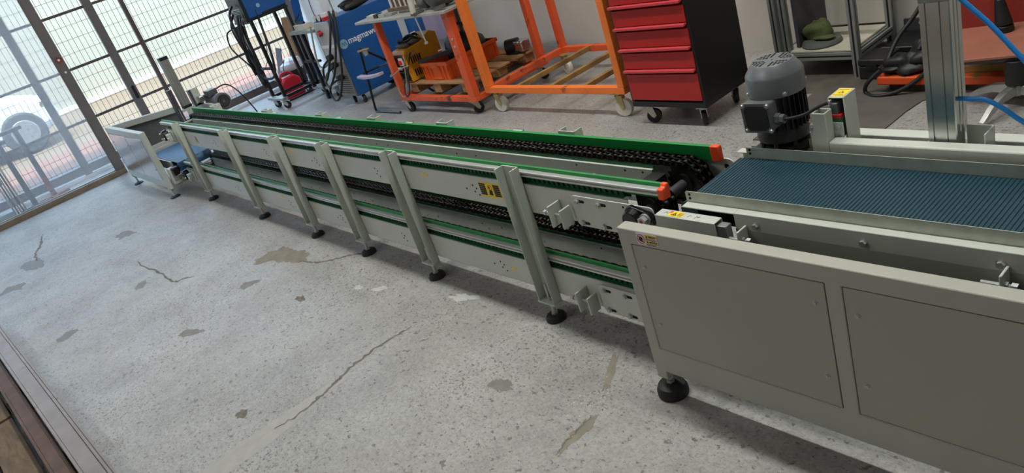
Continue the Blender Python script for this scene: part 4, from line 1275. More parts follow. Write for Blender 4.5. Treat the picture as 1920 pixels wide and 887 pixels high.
# red tool cabinet
tc = thing('tool_cabinet', 'black tool cabinet on casters with red drawers', 'cabinet', (-2.9, 3.41, 0))
CX0, CX1, CY0, CY1 = -3.172, -2.632, 3.2, 3.62
b = MB().box(CX0, CX1, CY0, CY1, 0.125, 0.16).box(CX0, CX0 + 0.02, CY0, CY1, 0.16, 1.02).box(CX1 - 0.02, CX1, CY0, CY1, 0.16, 1.02).box(CX0 + 0.02, CX1 - 0.02, CY1 - 0.02, CY1, 0.16, 1.02).box(CX0, CX1, CY0, CY1, 1.02, 1.05)
b.box(CX0 + 0.02, CX1 - 0.02, CY0 + 0.03, CY0 + 0.05, 0.16, 1.02)
b.build('body', 'cabinet_black', tc, bevel=0.004)
lips = [0.352, 0.480, 0.606, 0.732, 0.858, 0.984]
zb = 0.172
for i, l in enumerate(lips):
    d_ = MB().box(CX0 + 0.014, CX1 - 0.014, CY0 - 0.006, CY0 + 0.028, zb, l - 0.022).build('drawer', 'cabinet_red', tc, bevel=0.002)
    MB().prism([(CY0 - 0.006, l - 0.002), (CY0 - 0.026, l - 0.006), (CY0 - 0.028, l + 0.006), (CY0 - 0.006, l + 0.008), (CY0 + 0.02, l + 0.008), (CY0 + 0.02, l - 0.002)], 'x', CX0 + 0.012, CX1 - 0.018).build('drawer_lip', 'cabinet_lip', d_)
    zb = l + 0.012
for x, y, a in ((-3.10, 3.25, 0.6), (-2.70, 3.25, 2.2), (-2.70, 3.56, 2.4), (-3.10, 3.56, 0.4)):
    caster(tc, x, y, 0.125, 0.045, 'rubber', 'zinc', a, 0.026, 0.024)

# empty orange cart
oc = thing('slatted_cart', 'tall orange steel cart with bare wooden slats and white wheels', 'cart', (-4.0, 3.7, 0))
AX0, AX1, AY0, AY1 = -4.735, -3.30, 3.285, 4.16
Z0, Z1 = 0.165, 0.212
MB().box(AX0, AX1, AY0, AY0 + 0.05, Z0, Z1).build('bottom_rail', 'orange', oc, bevel=0.003)
MB().box(AX0, AX1, AY1 - 0.05, AY1, Z0, Z1).build('bottom_rail', 'orange_red', oc, bevel=0.003)
MB().box(AX0, AX0 + 0.05, AY0 + 0.05, AY1 - 0.05, Z0, Z1).build('bottom_rail', 'orange_red', oc, bevel=0.003)
MB().box(AX1 - 0.05, AX1, AY0 + 0.05, AY1 - 0.05, Z0, Z1).build('bottom_rail', 'orange_red', oc, bevel=0.003)
for px, py, m in ((AX0, AY0, 'orange'), (AX1 - 0.05, AY0, 'orange'), (AX0, AY1 - 0.05, 'orange_red'), (AX1 - 0.05, AY1 - 0.05, 'orange_red')):
    w_ = 0.075 if px == AX0 and py == AY0 else 0.055
    MB().box(px, px + w_, py, py + 0.052, Z1, 1.35).build('post', m, oc, bevel=0.004)
for y_ in (AY0, AY1 - 0.05):
    MB().box(AX0, AX1, y_, y_ + 0.05, 1.35, 1.40).build('top_rail', 'orange', oc, bevel=0.003)
for x_ in (AX0, AX1 - 0.05):
    MB().box(x_, x_ + 0.05, AY0 + 0.05, AY1 - 0.05, 1.35, 1.40).build('top_rail', 'orange', oc, bevel=0.003)
for x_ in (-4.385, -4.02, -3.69):
    MB().box(x_ - 0.018, x_ + 0.018, AY0 + 0.05, AY1 - 0.05, 0.178, 0.212).build('slat', 'slat', oc, bevel=0.002)
for x, y, a in ((-4.66, 3.33, 0.15), (-3.40, 3.33, 0.25), (-4.66, 4.08, -0.3), (-3.40, 4.08, 0.2)):
    caster(oc, x, y, 0.165, 0.062, 'wheel_white', 'zinc_yellow', a, 0.035, 0.02)

# orange welding cart with steel top
wc = thing('welding_cart', 'orange-red welding cart with a steel plate top and lower deck', 'cart', (-5.33, 3.6, 0))
BX0, BX1, BY0, BY1 = -5.915, -4.80, 3.225, 4.02
MB().box(BX0, BX1, BY0, BY0 + 0.045, 0.115, 0.158).build('bottom_rail', 'orange_red', wc, bevel=0.003)
MB().box(BX0, BX1, BY1 - 0.045, BY1, 0.115, 0.158).build('bottom_rail', 'orange_red', wc, bevel=0.003)
MB().box(BX0, BX0 + 0.045, BY0 + 0.045, BY1 - 0.045, 0.115, 0.158).build('bottom_rail', 'orange_red', wc, bevel=0.003)
MB().box(BX1 - 0.045, BX1, BY0 + 0.045, BY1 - 0.045, 0.115, 0.158).build('bottom_rail', 'orange_red', wc, bevel=0.003)
for x_ in (-5.5, -5.1):
    MB().box(x_ - 0.02, x_ + 0.02, BY0 + 0.045, BY1 - 0.045, 0.118, 0.158).build('deck_bar', 'wood_dark', wc)
for px, py, wx in ((BX0, BY0, 0.05), (BX1 - 0.085, BY0, 0.085), (BX0, BY1 - 0.05, 0.05), (BX1 - 0.06, BY1 - 0.06, 0.06)):
    p_ = MB().box(px, px + wx, py, py + 0.055, 0.158, 0.825).build('post', 'orange_red', wc, bevel=0.004)
    if wx == 0.085:
        for zz in (0.62, 0.56):
            inst('bolt', ME_BOLT, (px + 0.05, py, zz), p_)
MB().box(BX0 - 0.20, BX1 + 0.04, BY0 - 0.05, BY1 + 0.04, 0.825, 0.845).build('steel_top', 'plate_top', wc, bevel=0.002)
MB().cyl((-5.02, 3.19, 0.55), (-5.02, 3.235, 0.55), 0.005, n=8).build('hook_pin', 'bolt', wc)
for x, y, a in ((-5.86, 3.25, 0.1), (-4.90, 3.27, 1.3), (-5.86, 3.97, 0.4), (-4.86, 3.97, 0.4)):
    caster(wc, x, y, 0.115, 0.045, 'rubber', 'zinc', a, 0.028, 0.022)

# pallet on the lower deck
pt = thing('wooden_pallet', 'small wooden pallet on the lower deck of the welding cart', 'pallet', (-5.4, 3.6, 0.158))
for y_ in (3.30, 3.46, 3.62, 3.78, 3.93):
    MB().box(-5.84, -4.92, y_, y_ + 0.12, 0.232, 0.248).build('board', 'wood', pt, bevel=0.002)
for x_ in (-5.82, -5.46, -5.06):
    for y_ in (3.31, 3.62, 3.93):
        MB().box(x_, x_ + 0.10, y_, y_ + 0.10, 0.158, 0.232).build('block', 'wood', pt, bevel=0.002)

# yellow welding inverter
yw = thing('welding_inverter', 'dirty yellow welding inverter with a black front, on the pallet', 'welder', (-5.820, 3.5, 0.248))
YX0, YX1, YY0, YY1 = -5.930, -5.730, 3.30, 3.68
prof = [(YY0, 0.255), (YY0 - 0.012, 0.49), (YY0 + 0.02, 0.53), (YY0 + 0.2, 0.545), (YY1 - 0.06, 0.60), (YY1, 0.57), (YY1, 0.255)]
MB().prism(prof, 'x', YX0, YX1).build('case', 'yellow_weld', yw, bevel=0.008)
MB().prism([(YY0 - 0.001, 0.265), (YY0 - 0.0145, 0.485), (YY0 - 0.006, 0.50), (YY0 + 0.004, 0.265)], 'x', YX0 + 0.018, YX1 - 0.012).build('front_panel', 'black', yw)
MB().box(YX0 + 0.02, YX1 - 0.02, YY0 + 0.05, YY1 - 0.1, 0.54, 0.565).build('dusty_lid', 'wood_dark', yw, bevel=0.008)
MB().box(YX1 - 0.085, YX1 - 0.03, YY0 - 0.022, YY0 - 0.008, 0.41, 0.475).build('dial_plate', 'sticker_white', yw)
MB().cyl((YX1 - 0.057, YY0 - 0.035, 0.44), (YX1 - 0.057, YY0 - 0.02, 0.44), 0.02, n=16).build('red_knob', 'red_plastic', yw)
MB().box(YX0 + 0.04, YX0 + 0.11, YY0 - 0.018, YY0 - 0.008, 0.372, 0.392).build('brand_strip', 'print_white', yw)
MB().frame(YX0 + 0.045, YX1 - 0.05, 0.275, 0.345, 0.003, YY0 - 0.012, YY0 - 0.0).build('front_print', 'lid_grey', yw)
for zz in (0.44, 0.33):
    for k in range(5):
        MB().box(YX1 - 0.001, YX1 + 0.0015, YY0 + 0.05 + k * 0.022, YY0 + 0.062 + k * 0.022, zz - 0.04, zz + 0.02).build('vent_slot', 'hole', yw)
MB().tube([(YX0 + 0.04, YY0 + 0.1, 0.53), (YX0 + 0.04, YY0 + 0.12, 0.57), (YX0 + 0.06, YY0 + 0.25, 0.60), (YX0 + 0.06, YY0 + 0.28, 0.56)], 0.012, 8, smooth=5).build('carry_handle', 'black', yw, smooth=60)
for k, pts in enumerate(([(-5.900, 3.27, 0.30), (-5.880, 3.22, 0.22), (-5.820, 3.20, 0.165), (-5.780, 3.215, 0.17), (-5.760, 3.25, 0.28), (-5.745, 3.27, 0.38), (-5.730, 3.30, 0.47), (-5.700, 3.4, 0.50)],
                         [(-5.800, 3.27, 0.30), (-5.790, 3.22, 0.22), (-5.755, 3.2, 0.165), (-5.720, 3.22, 0.2), (-5.710, 3.27, 0.36), (-5.700, 3.35, 0.5)],
                         [(-5.930, 3.27, 0.37), (-5.900, 3.20, 0.35), (-5.820, 3.19, 0.365), (-5.740, 3.22, 0.40), (-5.680, 3.28, 0.41)])):
    MB().tube(pts, 0.006, 7, smooth=6).build('welding_cable', 'cable_grey' if k != 1 else 'rubber', yw, smooth=60)
MB().tube([(-5.930, 3.42, 0.56), (-5.880, 3.38, 0.60), (-5.800, 3.40, 0.58), (-5.740, 3.44, 0.60), (-5.760, 3.50, 0.575), (-5.850, 3.48, 0.61), (-5.910, 3.45, 0.585), (-5.840, 3.40, 0.575), (-5.740, 3.40, 0.555)], 0.010, 7, smooth=6).build('coiled_cable', 'rubber', yw, smooth=60)

# orange plastic crate
cr = thing('plastic_crate', 'orange ribbed plastic crate on the pallet', 'crate', (-5.45, 3.6, 0.248))
KX0, KX1, KY0, KY1, KZ = -5.605, -5.235, 3.36, 3.90, 0.40
b = MB()
b.box(KX0, KX1, KY0, KY1, 0.25, 0.258)
b.box(KX0, KX0 + 0.006, KY0, KY1, 0.258, KZ); b.box(KX1 - 0.006, KX1, KY0, KY1, 0.258, KZ)
b.box(KX0 + 0.006, KX1 - 0.006, KY0, KY0 + 0.006, 0.258, KZ); b.box(KX0 + 0.006, KX1 - 0.006, KY1 - 0.006, KY1, 0.258, KZ)
b.build('shell', 'crate', cr)
MB().frame(0, 1, 0, 1, 0.1, 0, 0.1)
b = MB()
for x0_, x1_, y0_, y1_ in ((KX0 - 0.012, KX1 + 0.012, KY0 - 0.012, KY0), (KX0 - 0.012, KX1 + 0.012, KY1, KY1 + 0.012), (KX0 - 0.012, KX0, KY0, KY1), (KX1, KX1 + 0.012, KY0, KY1)):
    b.box(x0_, x1_, y0_, y1_, KZ - 0.03, KZ)
b.build('rim', 'crate', cr, bevel=0.002)
for x_ in (-5.60, -5.54, -5.49, -5.36, -5.30, -5.245):
    MB().box(x_ - 0.004, x_ + 0.004, KY0 - 0.010, KY0, 0.255, KZ - 0.03).build('rib', 'crate', cr)
for y_ in (3.40, 3.52, 3.64, 3.76, 3.87):
    MB().box(KX1, KX1 + 0.010, y_ - 0.004, y_ + 0.004, 0.255, KZ - 0.03).build('rib', 'crate', cr)
MB().box(-5.47, -5.37, KY0 - 0.016, KY0, KZ - 0.045, KZ - 0.012).build('grip_plate', 'crate', cr, bevel=0.003)
MB().box(-5.50, -5.34, KY0 - 0.008, KY0, 0.256, 0.27).build('base_lip', 'crate', cr)
t = thing('tool_bag', 'black tool bag bulging out of the orange crate', 'bag', (-5.42, 3.68, 0.26))
MB().blob((-5.42, 3.70, 0.40), 0.16, 0.18, 0.135, 16, 10, 0.06, 4, flat=0.13).build('bag_body', 'bag', t, smooth=60)
MB().tube([(-5.52, 3.62, 0.47), (-5.46, 3.66, 0.58), (-5.38, 3.72, 0.60), (-5.34, 3.78, 0.48)], 0.012, 7, smooth=5).build('strap', 'bag', t, smooth=60)
t = MB().mi(0).bar((-5.60, 3.34, 0.418), (-5.28, 3.56, 0.445), 0.03, 0.03).mi(1).bar((-5.6025, 3.3385, 0.418), (-5.5995, 3.3405, 0.418), 0.024, 0.024)
t.build('square_tube', ['stand_grey', 'hole'], None, bevel=0.001, label='dark square steel tube lying across the orange crate', cat='tube')
t = thing('power_tool', 'black power tool with a silver end lying on the pallet', 'power tool', (-5.06, 3.98, 0.25))
MB().cyl((-5.12, 3.90, 0.31), (-5.02, 3.96, 0.31), 0.06, n=18).build('motor_body', 'black', t, bevel=0.006)
MB().box(-5.03, -4.92, 3.90, 4.0, 0.262, 0.35).build('silver_head', 'stainless', t, bevel=0.01)
MB().box(-5.13, -4.98, 3.88, 3.98, 0.249, 0.265).build('base', 'black', t, bevel=0.004)

# things on the steel top
t = thing('grinder', 'dirty grey bench grinder lying on the steel top', 'grinder', (-5.0, 3.34, 0.845))
MB().blob((-4.98, 3.34, 0.93), 0.17, 0.11, 0.085, 16, 10, 0.05, 8, flat=0.085).build('housing', 'grinder', t, smooth=60)
MB().cyl((-5.20, 3.31, 0.905), (-5.12, 3.31, 0.905), 0.052, n=18).build('wheel_guard', 'grinder', t, bevel=0.005)
MB().bar((-4.92, 3.22, 0.86), (-4.80, 3.23, 0.875), 0.03, 0.02).build('foot_bar', 'grinder', t)
t = thing('clamp_rod', 'white-handled steel clamp hanging from the steel top', 'clamp', (-5.16, 3.165, 0.64))
MB().cyl((-5.10, 3.162, 0.632), (-5.135, 3.162, 0.86), 0.006, n=8).build('rod', 'bolt', t)
MB().cyl((-5.135, 3.165, 0.86), (-5.13, 3.18, 1.0), 0.022, 0.028, n=12).build('handle', 'wheel_white', t, smooth=40)
MB().box(-5.16, -5.11, 3.15, 3.25, 0.846, 0.866).build('jaw', 'grinder', t, bevel=0.003)
MB().cyl((-5.10, 3.162, 0.622), (-5.10, 3.162, 0.636), 0.015, n=12).build('swivel_pad', 'zinc', t)
t = thing('tool_rack', 'brown comb-like tool rack with pale teeth on the steel top', 'rack', (-5.58, 3.41, 0.845))
MB().box(-5.86, -5.30, 3.38, 3.44, 0.846, 0.876).build('base_board', 'wood_dark', t, bevel=0.002)
MB().box(-5.84, -5.32, 3.43, 3.44, 0.876, 1.02).build('back_board', 'wood_dark', t)
for k in range(7):
    MB().box(-5.83 + k * 0.075, -5.817 + k * 0.075, 3.402, 3.41, 0.876, 1.04).build('tooth', 'sticker_white', t)
rnd = random.Random(9)
labs = ['pale wooden offcut on the rim of the steel top', 'small black block on the steel top', 'short steel bar on the steel top', 'thin grey plate piece on the steel top', 'dark steel strip beside the tool rack']
for k, (x_, y_, sx, sy, sz, m) in enumerate(((-5.97, 3.30, 0.08, 0.03, 0.02, 'board'), (-5.85, 3.27, 0.03, 0.03, 0.03, 'black'), (-5.76, 3.27, 0.05, 0.025, 0.025, 'plate_top'), (-5.66, 3.28, 0.06, 0.03, 0.02, 'alu_dull'), (-5.42, 3.32, 0.14, 0.02, 0.015, 'grinder'))):
    MB().box(x_ - sx, x_ + sx, y_ - sy, y_ + sy, 0.8455, 0.8455 + sz).build('offcut', m, None, bevel=0.002, label=labs[k], cat='offcut')
# ------------------------------------------------------------------ welding machines by the gate
bw = thing('welding_machine', 'big blue welding machine on wheels with pale front panel', 'welder', (-7.1, 3.7, 0))
WX0, WX1, WY0, WY1 = -7.265, -6.935, 3.335, 4.06
MB().box(WX0, WX1, WY0 + 0.015, WY1, 0.09, 0.862).build('case', 'welder_blue', bw, bevel=0.006)
MB().box(WX0 + 0.005, WX1 - 0.012, WY0, WY0 + 0.0145, 0.45, 0.855).build('front_panel', 'welder_face', bw, bevel=0.003)
MB().box(WX0 + 0.005, WX1 - 0.012, WY0, WY0 + 0.0145, 0.10, 0.449).build('lower_panel', 'welder_grille', bw, bevel=0.003)
MB().box(WX0 + 0.006, WX1 - 0.013, WY0 - 0.001, WY0, 0.60, 0.63).build('panel_band', 'sticker_white', bw)
MB().cyl((-7.16, WY0 - 0.03, 0.755), (-7.16, WY0, 0.755), 0.028, n=16).build('switch_knob', 'black', bw, bevel=0.004)
MB().cyl((-7.13, WY0 - 0.045, 0.757), (-7.13, WY0 - 0.005, 0.757), 0.018, n=12).build('red_switch', 'red_plastic', bw)
for x_, z_ in ((-7.12, 0.52), (-7.09, 0.44), (-7.07, 0.31)):
    MB().cyl((x_, WY0 - 0.06, z_ - 0.01), (x_, WY0, z_), 0.034, 0.03, n=16).build('cable_socket', 'black', bw, bevel=0.004)
for k in range(9):
    MB().box(WX0 + 0.03, WX1 - 0.04, WY0 - 0.001, WY0, 0.13 + 0.022 * k, 0.136 + 0.022 * k).build('grille_slot', 'hole', bw)
sp = MB().mi(0)
xs = WX1 + 0.0006
sp.mi(1).cyl((WX1 - 0.001, 3.41, 0.605), (WX1 + 0.0008, 3.41, 0.605), 0.046, n=28)
sp.mi(2)
for k in range(4):
    sp.bar((WX1 + 0.001, 3.385 + k * 0.014, 0.585 if k % 2 == 0 else 0.625), (WX1 + 0.001, 3.399 + k * 0.014, 0.625 if k % 2 == 0 else 0.585), 0.006, 0.001, (1, 0, 0))
sp.mi(0)
put_text(sp, 'magmaweld', 0.085, (WX1 + 0.0006, 3.465, 0.588), (0, 1, 0), (0, 0, 1), bold=0.0012)
sp.build('brand_lettering', ['print_white', 'print_pale', 'welder_blue'], bw, label='white brand lettering and round logo')
for k, (x_, y_) in enumerate(((-7.19, 3.42), (-7.0, 3.42))):
    caster(bw, x_, y_, 0.09, 0.040, 'rubber', 'zinc', -0.4 + 0.3 * k, 0.028, 0.02)
for x_ in (-7.23, -6.95):
    MB().cyl((x_ - 0.02, 3.92, 0.075), (x_ + 0.02, 3.92, 0.075), 0.0745, n=24).build('rear_wheel', 'rubber', bw, bevel=0.006)
for k, pts in enumerate(([(-7.12, 3.28, 0.50), (-7.16, 3.22, 0.45), (-7.20, 3.2, 0.34), (-7.12, 3.17, 0.27), (-7.0, 3.16, 0.30), (-6.9, 3.2, 0.42), (-6.86, 3.28, 0.62), (-6.88, 3.36, 0.86), (-6.95, 3.4, 0.93)],
                         [(-7.09, 3.28, 0.42), (-7.14, 3.22, 0.38), (-7.12, 3.17, 0.33), (-7.02, 3.15, 0.36), (-6.93, 3.18, 0.48), (-6.88, 3.27, 0.70), (-6.90, 3.36, 0.88), (-6.96, 3.4, 0.93)],
                         [(-7.07, 3.28, 0.30), (-7.16, 3.22, 0.26), (-7.18, 3.19, 0.18), (-7.08, 3.17, 0.12), (-6.95, 3.18, 0.18), (-6.86, 3.24, 0.38), (-6.85, 3.34, 0.7), (-6.9, 3.42, 0.93)])):
    MB().tube(pts, 0.011, 8, smooth=6).build('welding_cable', 'rubber', bw, smooth=60)
MB().tube([(-7.25, 3.3, 0.84), (-7.27, 3.25, 0.6), (-7.24, 3.22, 0.48), (-7.18, 3.24, 0.44), (-7.1, 3.3, 0.5)], 0.009, 7, smooth=6).build('welding_cable', 'cable_grey', bw, smooth=60)

# clutter on top of it
t = thing('torch_heap', 'heap of black torches and cables on the big blue welding machine', 'cables', (-7.0, 3.7, 0.862))
MB().blob((-6.99, 3.70, 0.905), 0.06, 0.16, 0.042, 14, 8, 0.08, 2, flat=0.042).build('torch_bundle', 'bag', t, smooth=60)
for k in range(4):
    MB().tube([(-7.05 + 0.03 * k, 3.56, 0.93), (-7.0, 3.64 + 0.05 * k, 0.96), (-6.96, 3.76, 0.94 + 0.01 * k), (-7.02, 3.9, 0.93)], 0.010, 7, smooth=5).build('cable', 'rubber', t, smooth=60)
t = thing('tin_can', 'red and white tin can on the big blue welding machine', 'can', (-7.02, 3.40, 0.862))
MB().cyl((-7.03, 3.39, 0.8625), (-7.03, 3.39, 0.895), 0.045, n=20).build('red_band', 'red_plastic', t)
MB().cyl((-7.03, 3.39, 0.895), (-7.03, 3.39, 0.93), 0.045, n=20).build('rim', 'sticker_white', t, bevel=0.002)
t = thing('gas_regulator', 'silver gas regulator with round gauges on the big blue welding machine', 'regulator', (-7.16, 3.40, 0.862))
MB().box(-7.20, -7.12, 3.37, 3.43, 0.863, 0.90).build('body', 'zinc', t, bevel=0.01)
for x_ in (-7.20, -7.11):
    MB().cyl((x_, 3.345, 0.895), (x_, 3.375, 0.895), 0.032, n=18).build('gauge', 'steel', t, bevel=0.003)
MB().cyl((-7.16, 3.355, 0.88), (-7.16, 3.37, 0.88), 0.018, n=14).build('outlet', 'black', t)
t = thing('pole_stand', 'slim steel pole with a clamp standing at the blue welding machine', 'pole', (-6.97, 3.42, 0.862))
MB().cyl((-6.955, 3.45, 0.90), (-6.975, 3.45, 1.35), 0.009, n=10).build('pole', 'steel', t)
MB().box(-6.985, -6.935, 3.43, 3.47, 0.863, 0.91).build('clamp', 'zinc', t, bevel=0.004)

# trolley with small tray, beside the blue machine
ts = thing('tray_trolley', 'black trolley with a worn tray top beside the blue welding machine', 'trolley', (-7.890, 3.6, 0))
MB().box(-8.200, -7.600, 3.46, 3.80, 0.735, 0.765).build('tray', 'alu_dull', ts, bevel=0.003)
MB().box(-8.180, -7.620, 3.48, 3.80, 0.765, 0.768).build('tray_liner', 'board', ts)
for x_, y_ in ((-8.160, 3.48), (-7.910, 3.48), (-8.160, 3.77), (-7.740, 3.77)):
    MB().box(x_ - 0.018, x_ + 0.018, y_ - 0.018, y_ + 0.018, 0.0 if abs(x_ + 7.91) < 0.001 else 0.14, 0.735).build('post', 'black', ts)
MB().box(-8.210, -7.670, 3.47, 3.80, 0.11, 0.14).build('lower_shelf', 'alu_dull', ts, bevel=0.003)
for y_ in (3.48, 3.77):
    MB().box(-8.160, -7.740, y_ - 0.012, y_ + 0.012, 0.42, 0.445).build('side_bar', 'black', ts)
for x_, y_ in ((-7.730, 3.52), (-8.160, 3.77), (-7.730, 3.77)):
    caster(ts, x_, y_, 0.11, 0.043, 'rubber', 'zinc', 1.2, 0.026, 0.02)
t = thing('cream_box', 'cream coloured flat box on the worn tray', 'box', (-7.940, 3.55, 0.768))
MB().box(-8.070, -7.820, 3.49, 3.6, 0.7685, 0.82).build('box_body', 'board', t, bevel=0.004)
MB().box(-8.070, -7.820, 3.488, 3.602, 0.82, 0.828).build('box_lid', 'sticker_white', t, bevel=0.002)
t = thing('welding_torch', 'black torch handle lying on the cream box', 'torch', (-7.940, 3.53, 0.828))
MB().cyl((-8.040, 3.53, 0.842), (-7.840, 3.52, 0.842), 0.013, n=10).build('grip', 'black', t, smooth=40)
MB().tube([(-8.040, 3.53, 0.842), (-8.100, 3.55, 0.86), (-8.040, 3.6, 0.92)], 0.008, 7, smooth=5).build('hose', 'black', t, smooth=60)
t = thing('grey_case', 'pale grey plastic case standing on the worn tray', 'case', (-7.790, 3.7, 0.768))
MB().prism(round_rect(-7.920, -7.620, 0.7685, 1.15, 0.02), 'y', 3.66, 3.76).build('shell', 'flag_white', t, bevel=0.006)
MB().box(-7.840, -7.700, 3.70, 3.72, 1.15, 1.18).build('grip', 'black', t, bevel=0.004)
MB().tube([(-7.800, 3.655, 0.78), (-7.820, 3.652, 0.95), (-7.780, 3.655, 1.12)], 0.004, 6, smooth=5).build('cord', 'black', t, smooth=60)

# black trolley carrying the small blue welder
bt = thing('welder_trolley', 'tall black trolley carrying the small blue welder', 'trolley', (-8.6, 3.4, 0))
TX0, TX1, TY0, TY1 = -8.80, -8.42, 3.17, 3.68
for x_, y_ in ((TX0 + 0.02, TY0 + 0.05), (TX1 - 0.02, TY0 + 0.05), (TX0 + 0.02, TY1 - 0.03), (TX1 - 0.02, TY1 - 0.03)):
    MB().box(x_ - 0.017, x_ + 0.017, y_ - 0.017, y_ + 0.017, 0.13, 1.0).build('post', 'black', bt)
MB().box(TX0 - 0.03, TX1 + 0.03, TY0 - 0.01, TY0 + 0.06, 0.10, 0.13).build('base_bar', 'alu_dull', bt, bevel=0.003)
for x_ in (TX0 + 0.02, TX1 - 0.02):
    MB().box(x_ - 0.017, x_ + 0.017, TY0 + 0.06, TY1, 0.11, 0.14).build('base_bar', 'black', bt)
MB().box(TX1 + 0.06, TX1 + 0.08, TY0 + 0.05, TY1 + 0.02, 0.07, 0.09).build('base_bar', 'black', bt)
MB().box(TX0, TX1 + 0.08, TY1 - 0.04, TY1, 0.10, 0.13).build('base_bar', 'black', bt)
for zz in (0.45, 0.98):
    MB().box(TX0 + 0.037, TX1 - 0.037, TY0 + 0.04, TY0 + 0.06, zz, zz + 0.03).build('tie_bar', 'black', bt)
MB().box(TX0, TX1, TY0, TY1, 1.0, 1.025).build('top_tray', 'black', bt, bevel=0.003)
for x_, y_, a in ((TX0 + 0.1, TY0 + 0.02, 0.6), (TX1 + 0.005, TY0 + 0.01, 0.9), (TX0 + 0.03, TY1 - 0.03, 0.4), (TX1 + 0.06, TY1 - 0.03, 0.4)):
    caster(bt, x_, y_, 0.10, 0.042, 'rubber', 'zinc', a, 0.028, 0.02)
sw = thing('small_welder', 'small blue welder with a black front on the tall black trolley', 'welder', (-8.6, 3.42, 1.025))
MB().box(TX0 + 0.02, TX1, TY0 + 0.04, TY1, 1.026, 1.42).build('case', 'welder_blue', sw, bevel=0.01)
MB().box(TX0 + 0.01, TX1 + 0.004, TY0 + 0.005, TY0 + 0.04, 1.026, 1.42).build('front_panel', 'black', sw, bevel=0.004)
MB().box(TX0 + 0.08, TX1 - 0.06, TY0, TY0 + 0.006, 1.05, 1.16).build('grille_plate', 'alu_dull', sw)
for k in range(6):
    MB().box(TX0 + 0.09, TX1 - 0.07, TY0 - 0.002, TY0, 1.06 + 0.016 * k, 1.067 + 0.016 * k).build('grille_slot', 'hole', sw)
MB().cyl((TX1 - 0.001, 3.36, 1.13), (TX1 + 0.001, 3.36, 1.13), 0.022, n=18).build('round_logo', 'print_pale', sw)
MB().box(TX1 - 0.02, TX1 + 0.002, TY0 + 0.2, TY1 - 0.02, 1.026, 1.05).build('base_edge', 'black', sw)
for k, pts in enumerate(([(-8.66, 3.15, 1.12), (-8.68, 3.08, 1.0), (-8.6, 3.06, 0.8), (-8.5, 3.08, 0.55), (-8.48, 3.1, 0.42), (-8.38, 3.12, 0.38), (-8.28, 3.16, 0.42), (-8.24, 3.2, 0.62), (-8.3, 3.25, 0.9), (-8.4, 3.3, 1.02)],
                         [(-8.56, 3.15, 1.10), (-8.54, 3.08, 0.9), (-8.55, 3.05, 0.65), (-8.56, 3.06, 0.45)],
                         [(-8.50, 3.15, 1.08), (-8.46, 3.09, 0.95), (-8.52, 3.06, 0.7), (-8.58, 3.08, 0.5), (-8.55, 3.1, 0.36)],
                         [(-8.60, 3.15, 1.2), (-8.52, 3.05, 1.1), (-8.50, 3.04, 0.8), (-8.56, 3.05, 0.62)],
                         [(-8.70, 3.15, 0.98), (-8.80, 3.05, 0.95), (-8.82, 3.02, 0.82), (-8.74, 3.02, 0.72), (-8.64, 3.05, 0.6), (-8.57, 3.07, 0.5)],
                         [(-8.46, 3.14, 1.02), (-8.43, 3.1, 0.8), (-8.47, 3.09, 0.6), (-8.52, 3.08, 0.52)],
                         [(-8.39, 3.3, 1.1), (-8.34, 3.26, 0.85), (-8.38, 3.2, 0.6), (-8.45, 3.14, 0.48)])):
    MB().tube(pts, 0.014 if k in (0, 1, 3) else (0.004 if k == 6 else 0.009), 7, smooth=6).build('hanging_cable', 'rubber', sw, smooth=60)
t = thing('work_coat', 'black work coat and torches hanging on the front of the black trolley', 'coat', (-8.62, 3.13, 0.25))
MB().tube([(-8.64, 3.12, 0.98), (-8.62, 3.10, 0.8), (-8.60, 3.11, 0.6), (-8.58, 3.11, 0.45), (-8.57, 3.12, 0.28)], [0.035] , 9, smooth=4).build('sleeve', 'bag', t, smooth=60)
MB().tube([(-8.55, 3.11, 0.62), (-8.53, 3.10, 0.5), (-8.52, 3.11, 0.36)], [0.03], 9, smooth=4).build('sleeve', 'bag', t, smooth=60)
MB().cyl((-8.66, 3.09, 0.98), (-8.60, 3.08, 0.78), 0.02, n=10).build('torch_neck', 'alu_dull', t)
MB().cyl((-8.56, 3.085, 0.9), (-8.52, 3.08, 0.74), 0.012, n=10).build('torch_neck', 'alu_dull', t)

# things leaning and standing in the corner
t = MB().bar((-9.61, 3.95, 0.0), (-9.31, 3.98, 0.84), 0.12, 0.022, (0.9, -0.35, 0))
t.build('wooden_plank', 'wood_plank', None, bevel=0.002, label='raw wooden plank leaning upright in the corner', cat='plank')
t = thing('leaning_panel', 'narrow blue and grey panel leaning beside the wooden plank', 'panel', (-9.4, 4.1, 0))
P0 = Vector((-9.44, 4.06, 0.0)); P1 = Vector((-9.2, 4.16, 1.15))
for nm, k0, k1, mm in (('blue_foot', 0.0, 0.2, 'welder_blue'), ('grey_middle', 0.2, 0.62, 'alu_dull'), ('blue_upper', 0.62, 1.0, 'welder_blue')):
    MB().bar(P0.lerp(P1, k0), P0.lerp(P1, k1), 0.10, 0.02, (0.8, -0.5, 0)).build(nm, mm, t)
t = thing('jerry_can', 'red plastic jerry can on the floor by the gate', 'can', (-8.925, 3.53, 0))
pr = [(3.40, 0.0), (3.66, 0.0), (3.66, 0.2), (3.60, 0.25), (3.46, 0.25), (3.40, 0.19)]
MB().prism(pr, 'x', -8.99, -8.86).build('can_body', 'jerry_red', t, bevel=0.02)
MB().tube([(-8.925, 3.44, 0.23), (-8.925, 3.46, 0.29), (-8.925, 3.55, 0.295), (-8.925, 3.60, 0.25)], 0.014, 8, smooth=5).build('grip', 'jerry_red', t, smooth=60)
MB().cyl((-8.925, 3.42, 0.21), (-8.925, 3.39, 0.27), 0.024, n=12).build('cap', 'jerry_red', t)
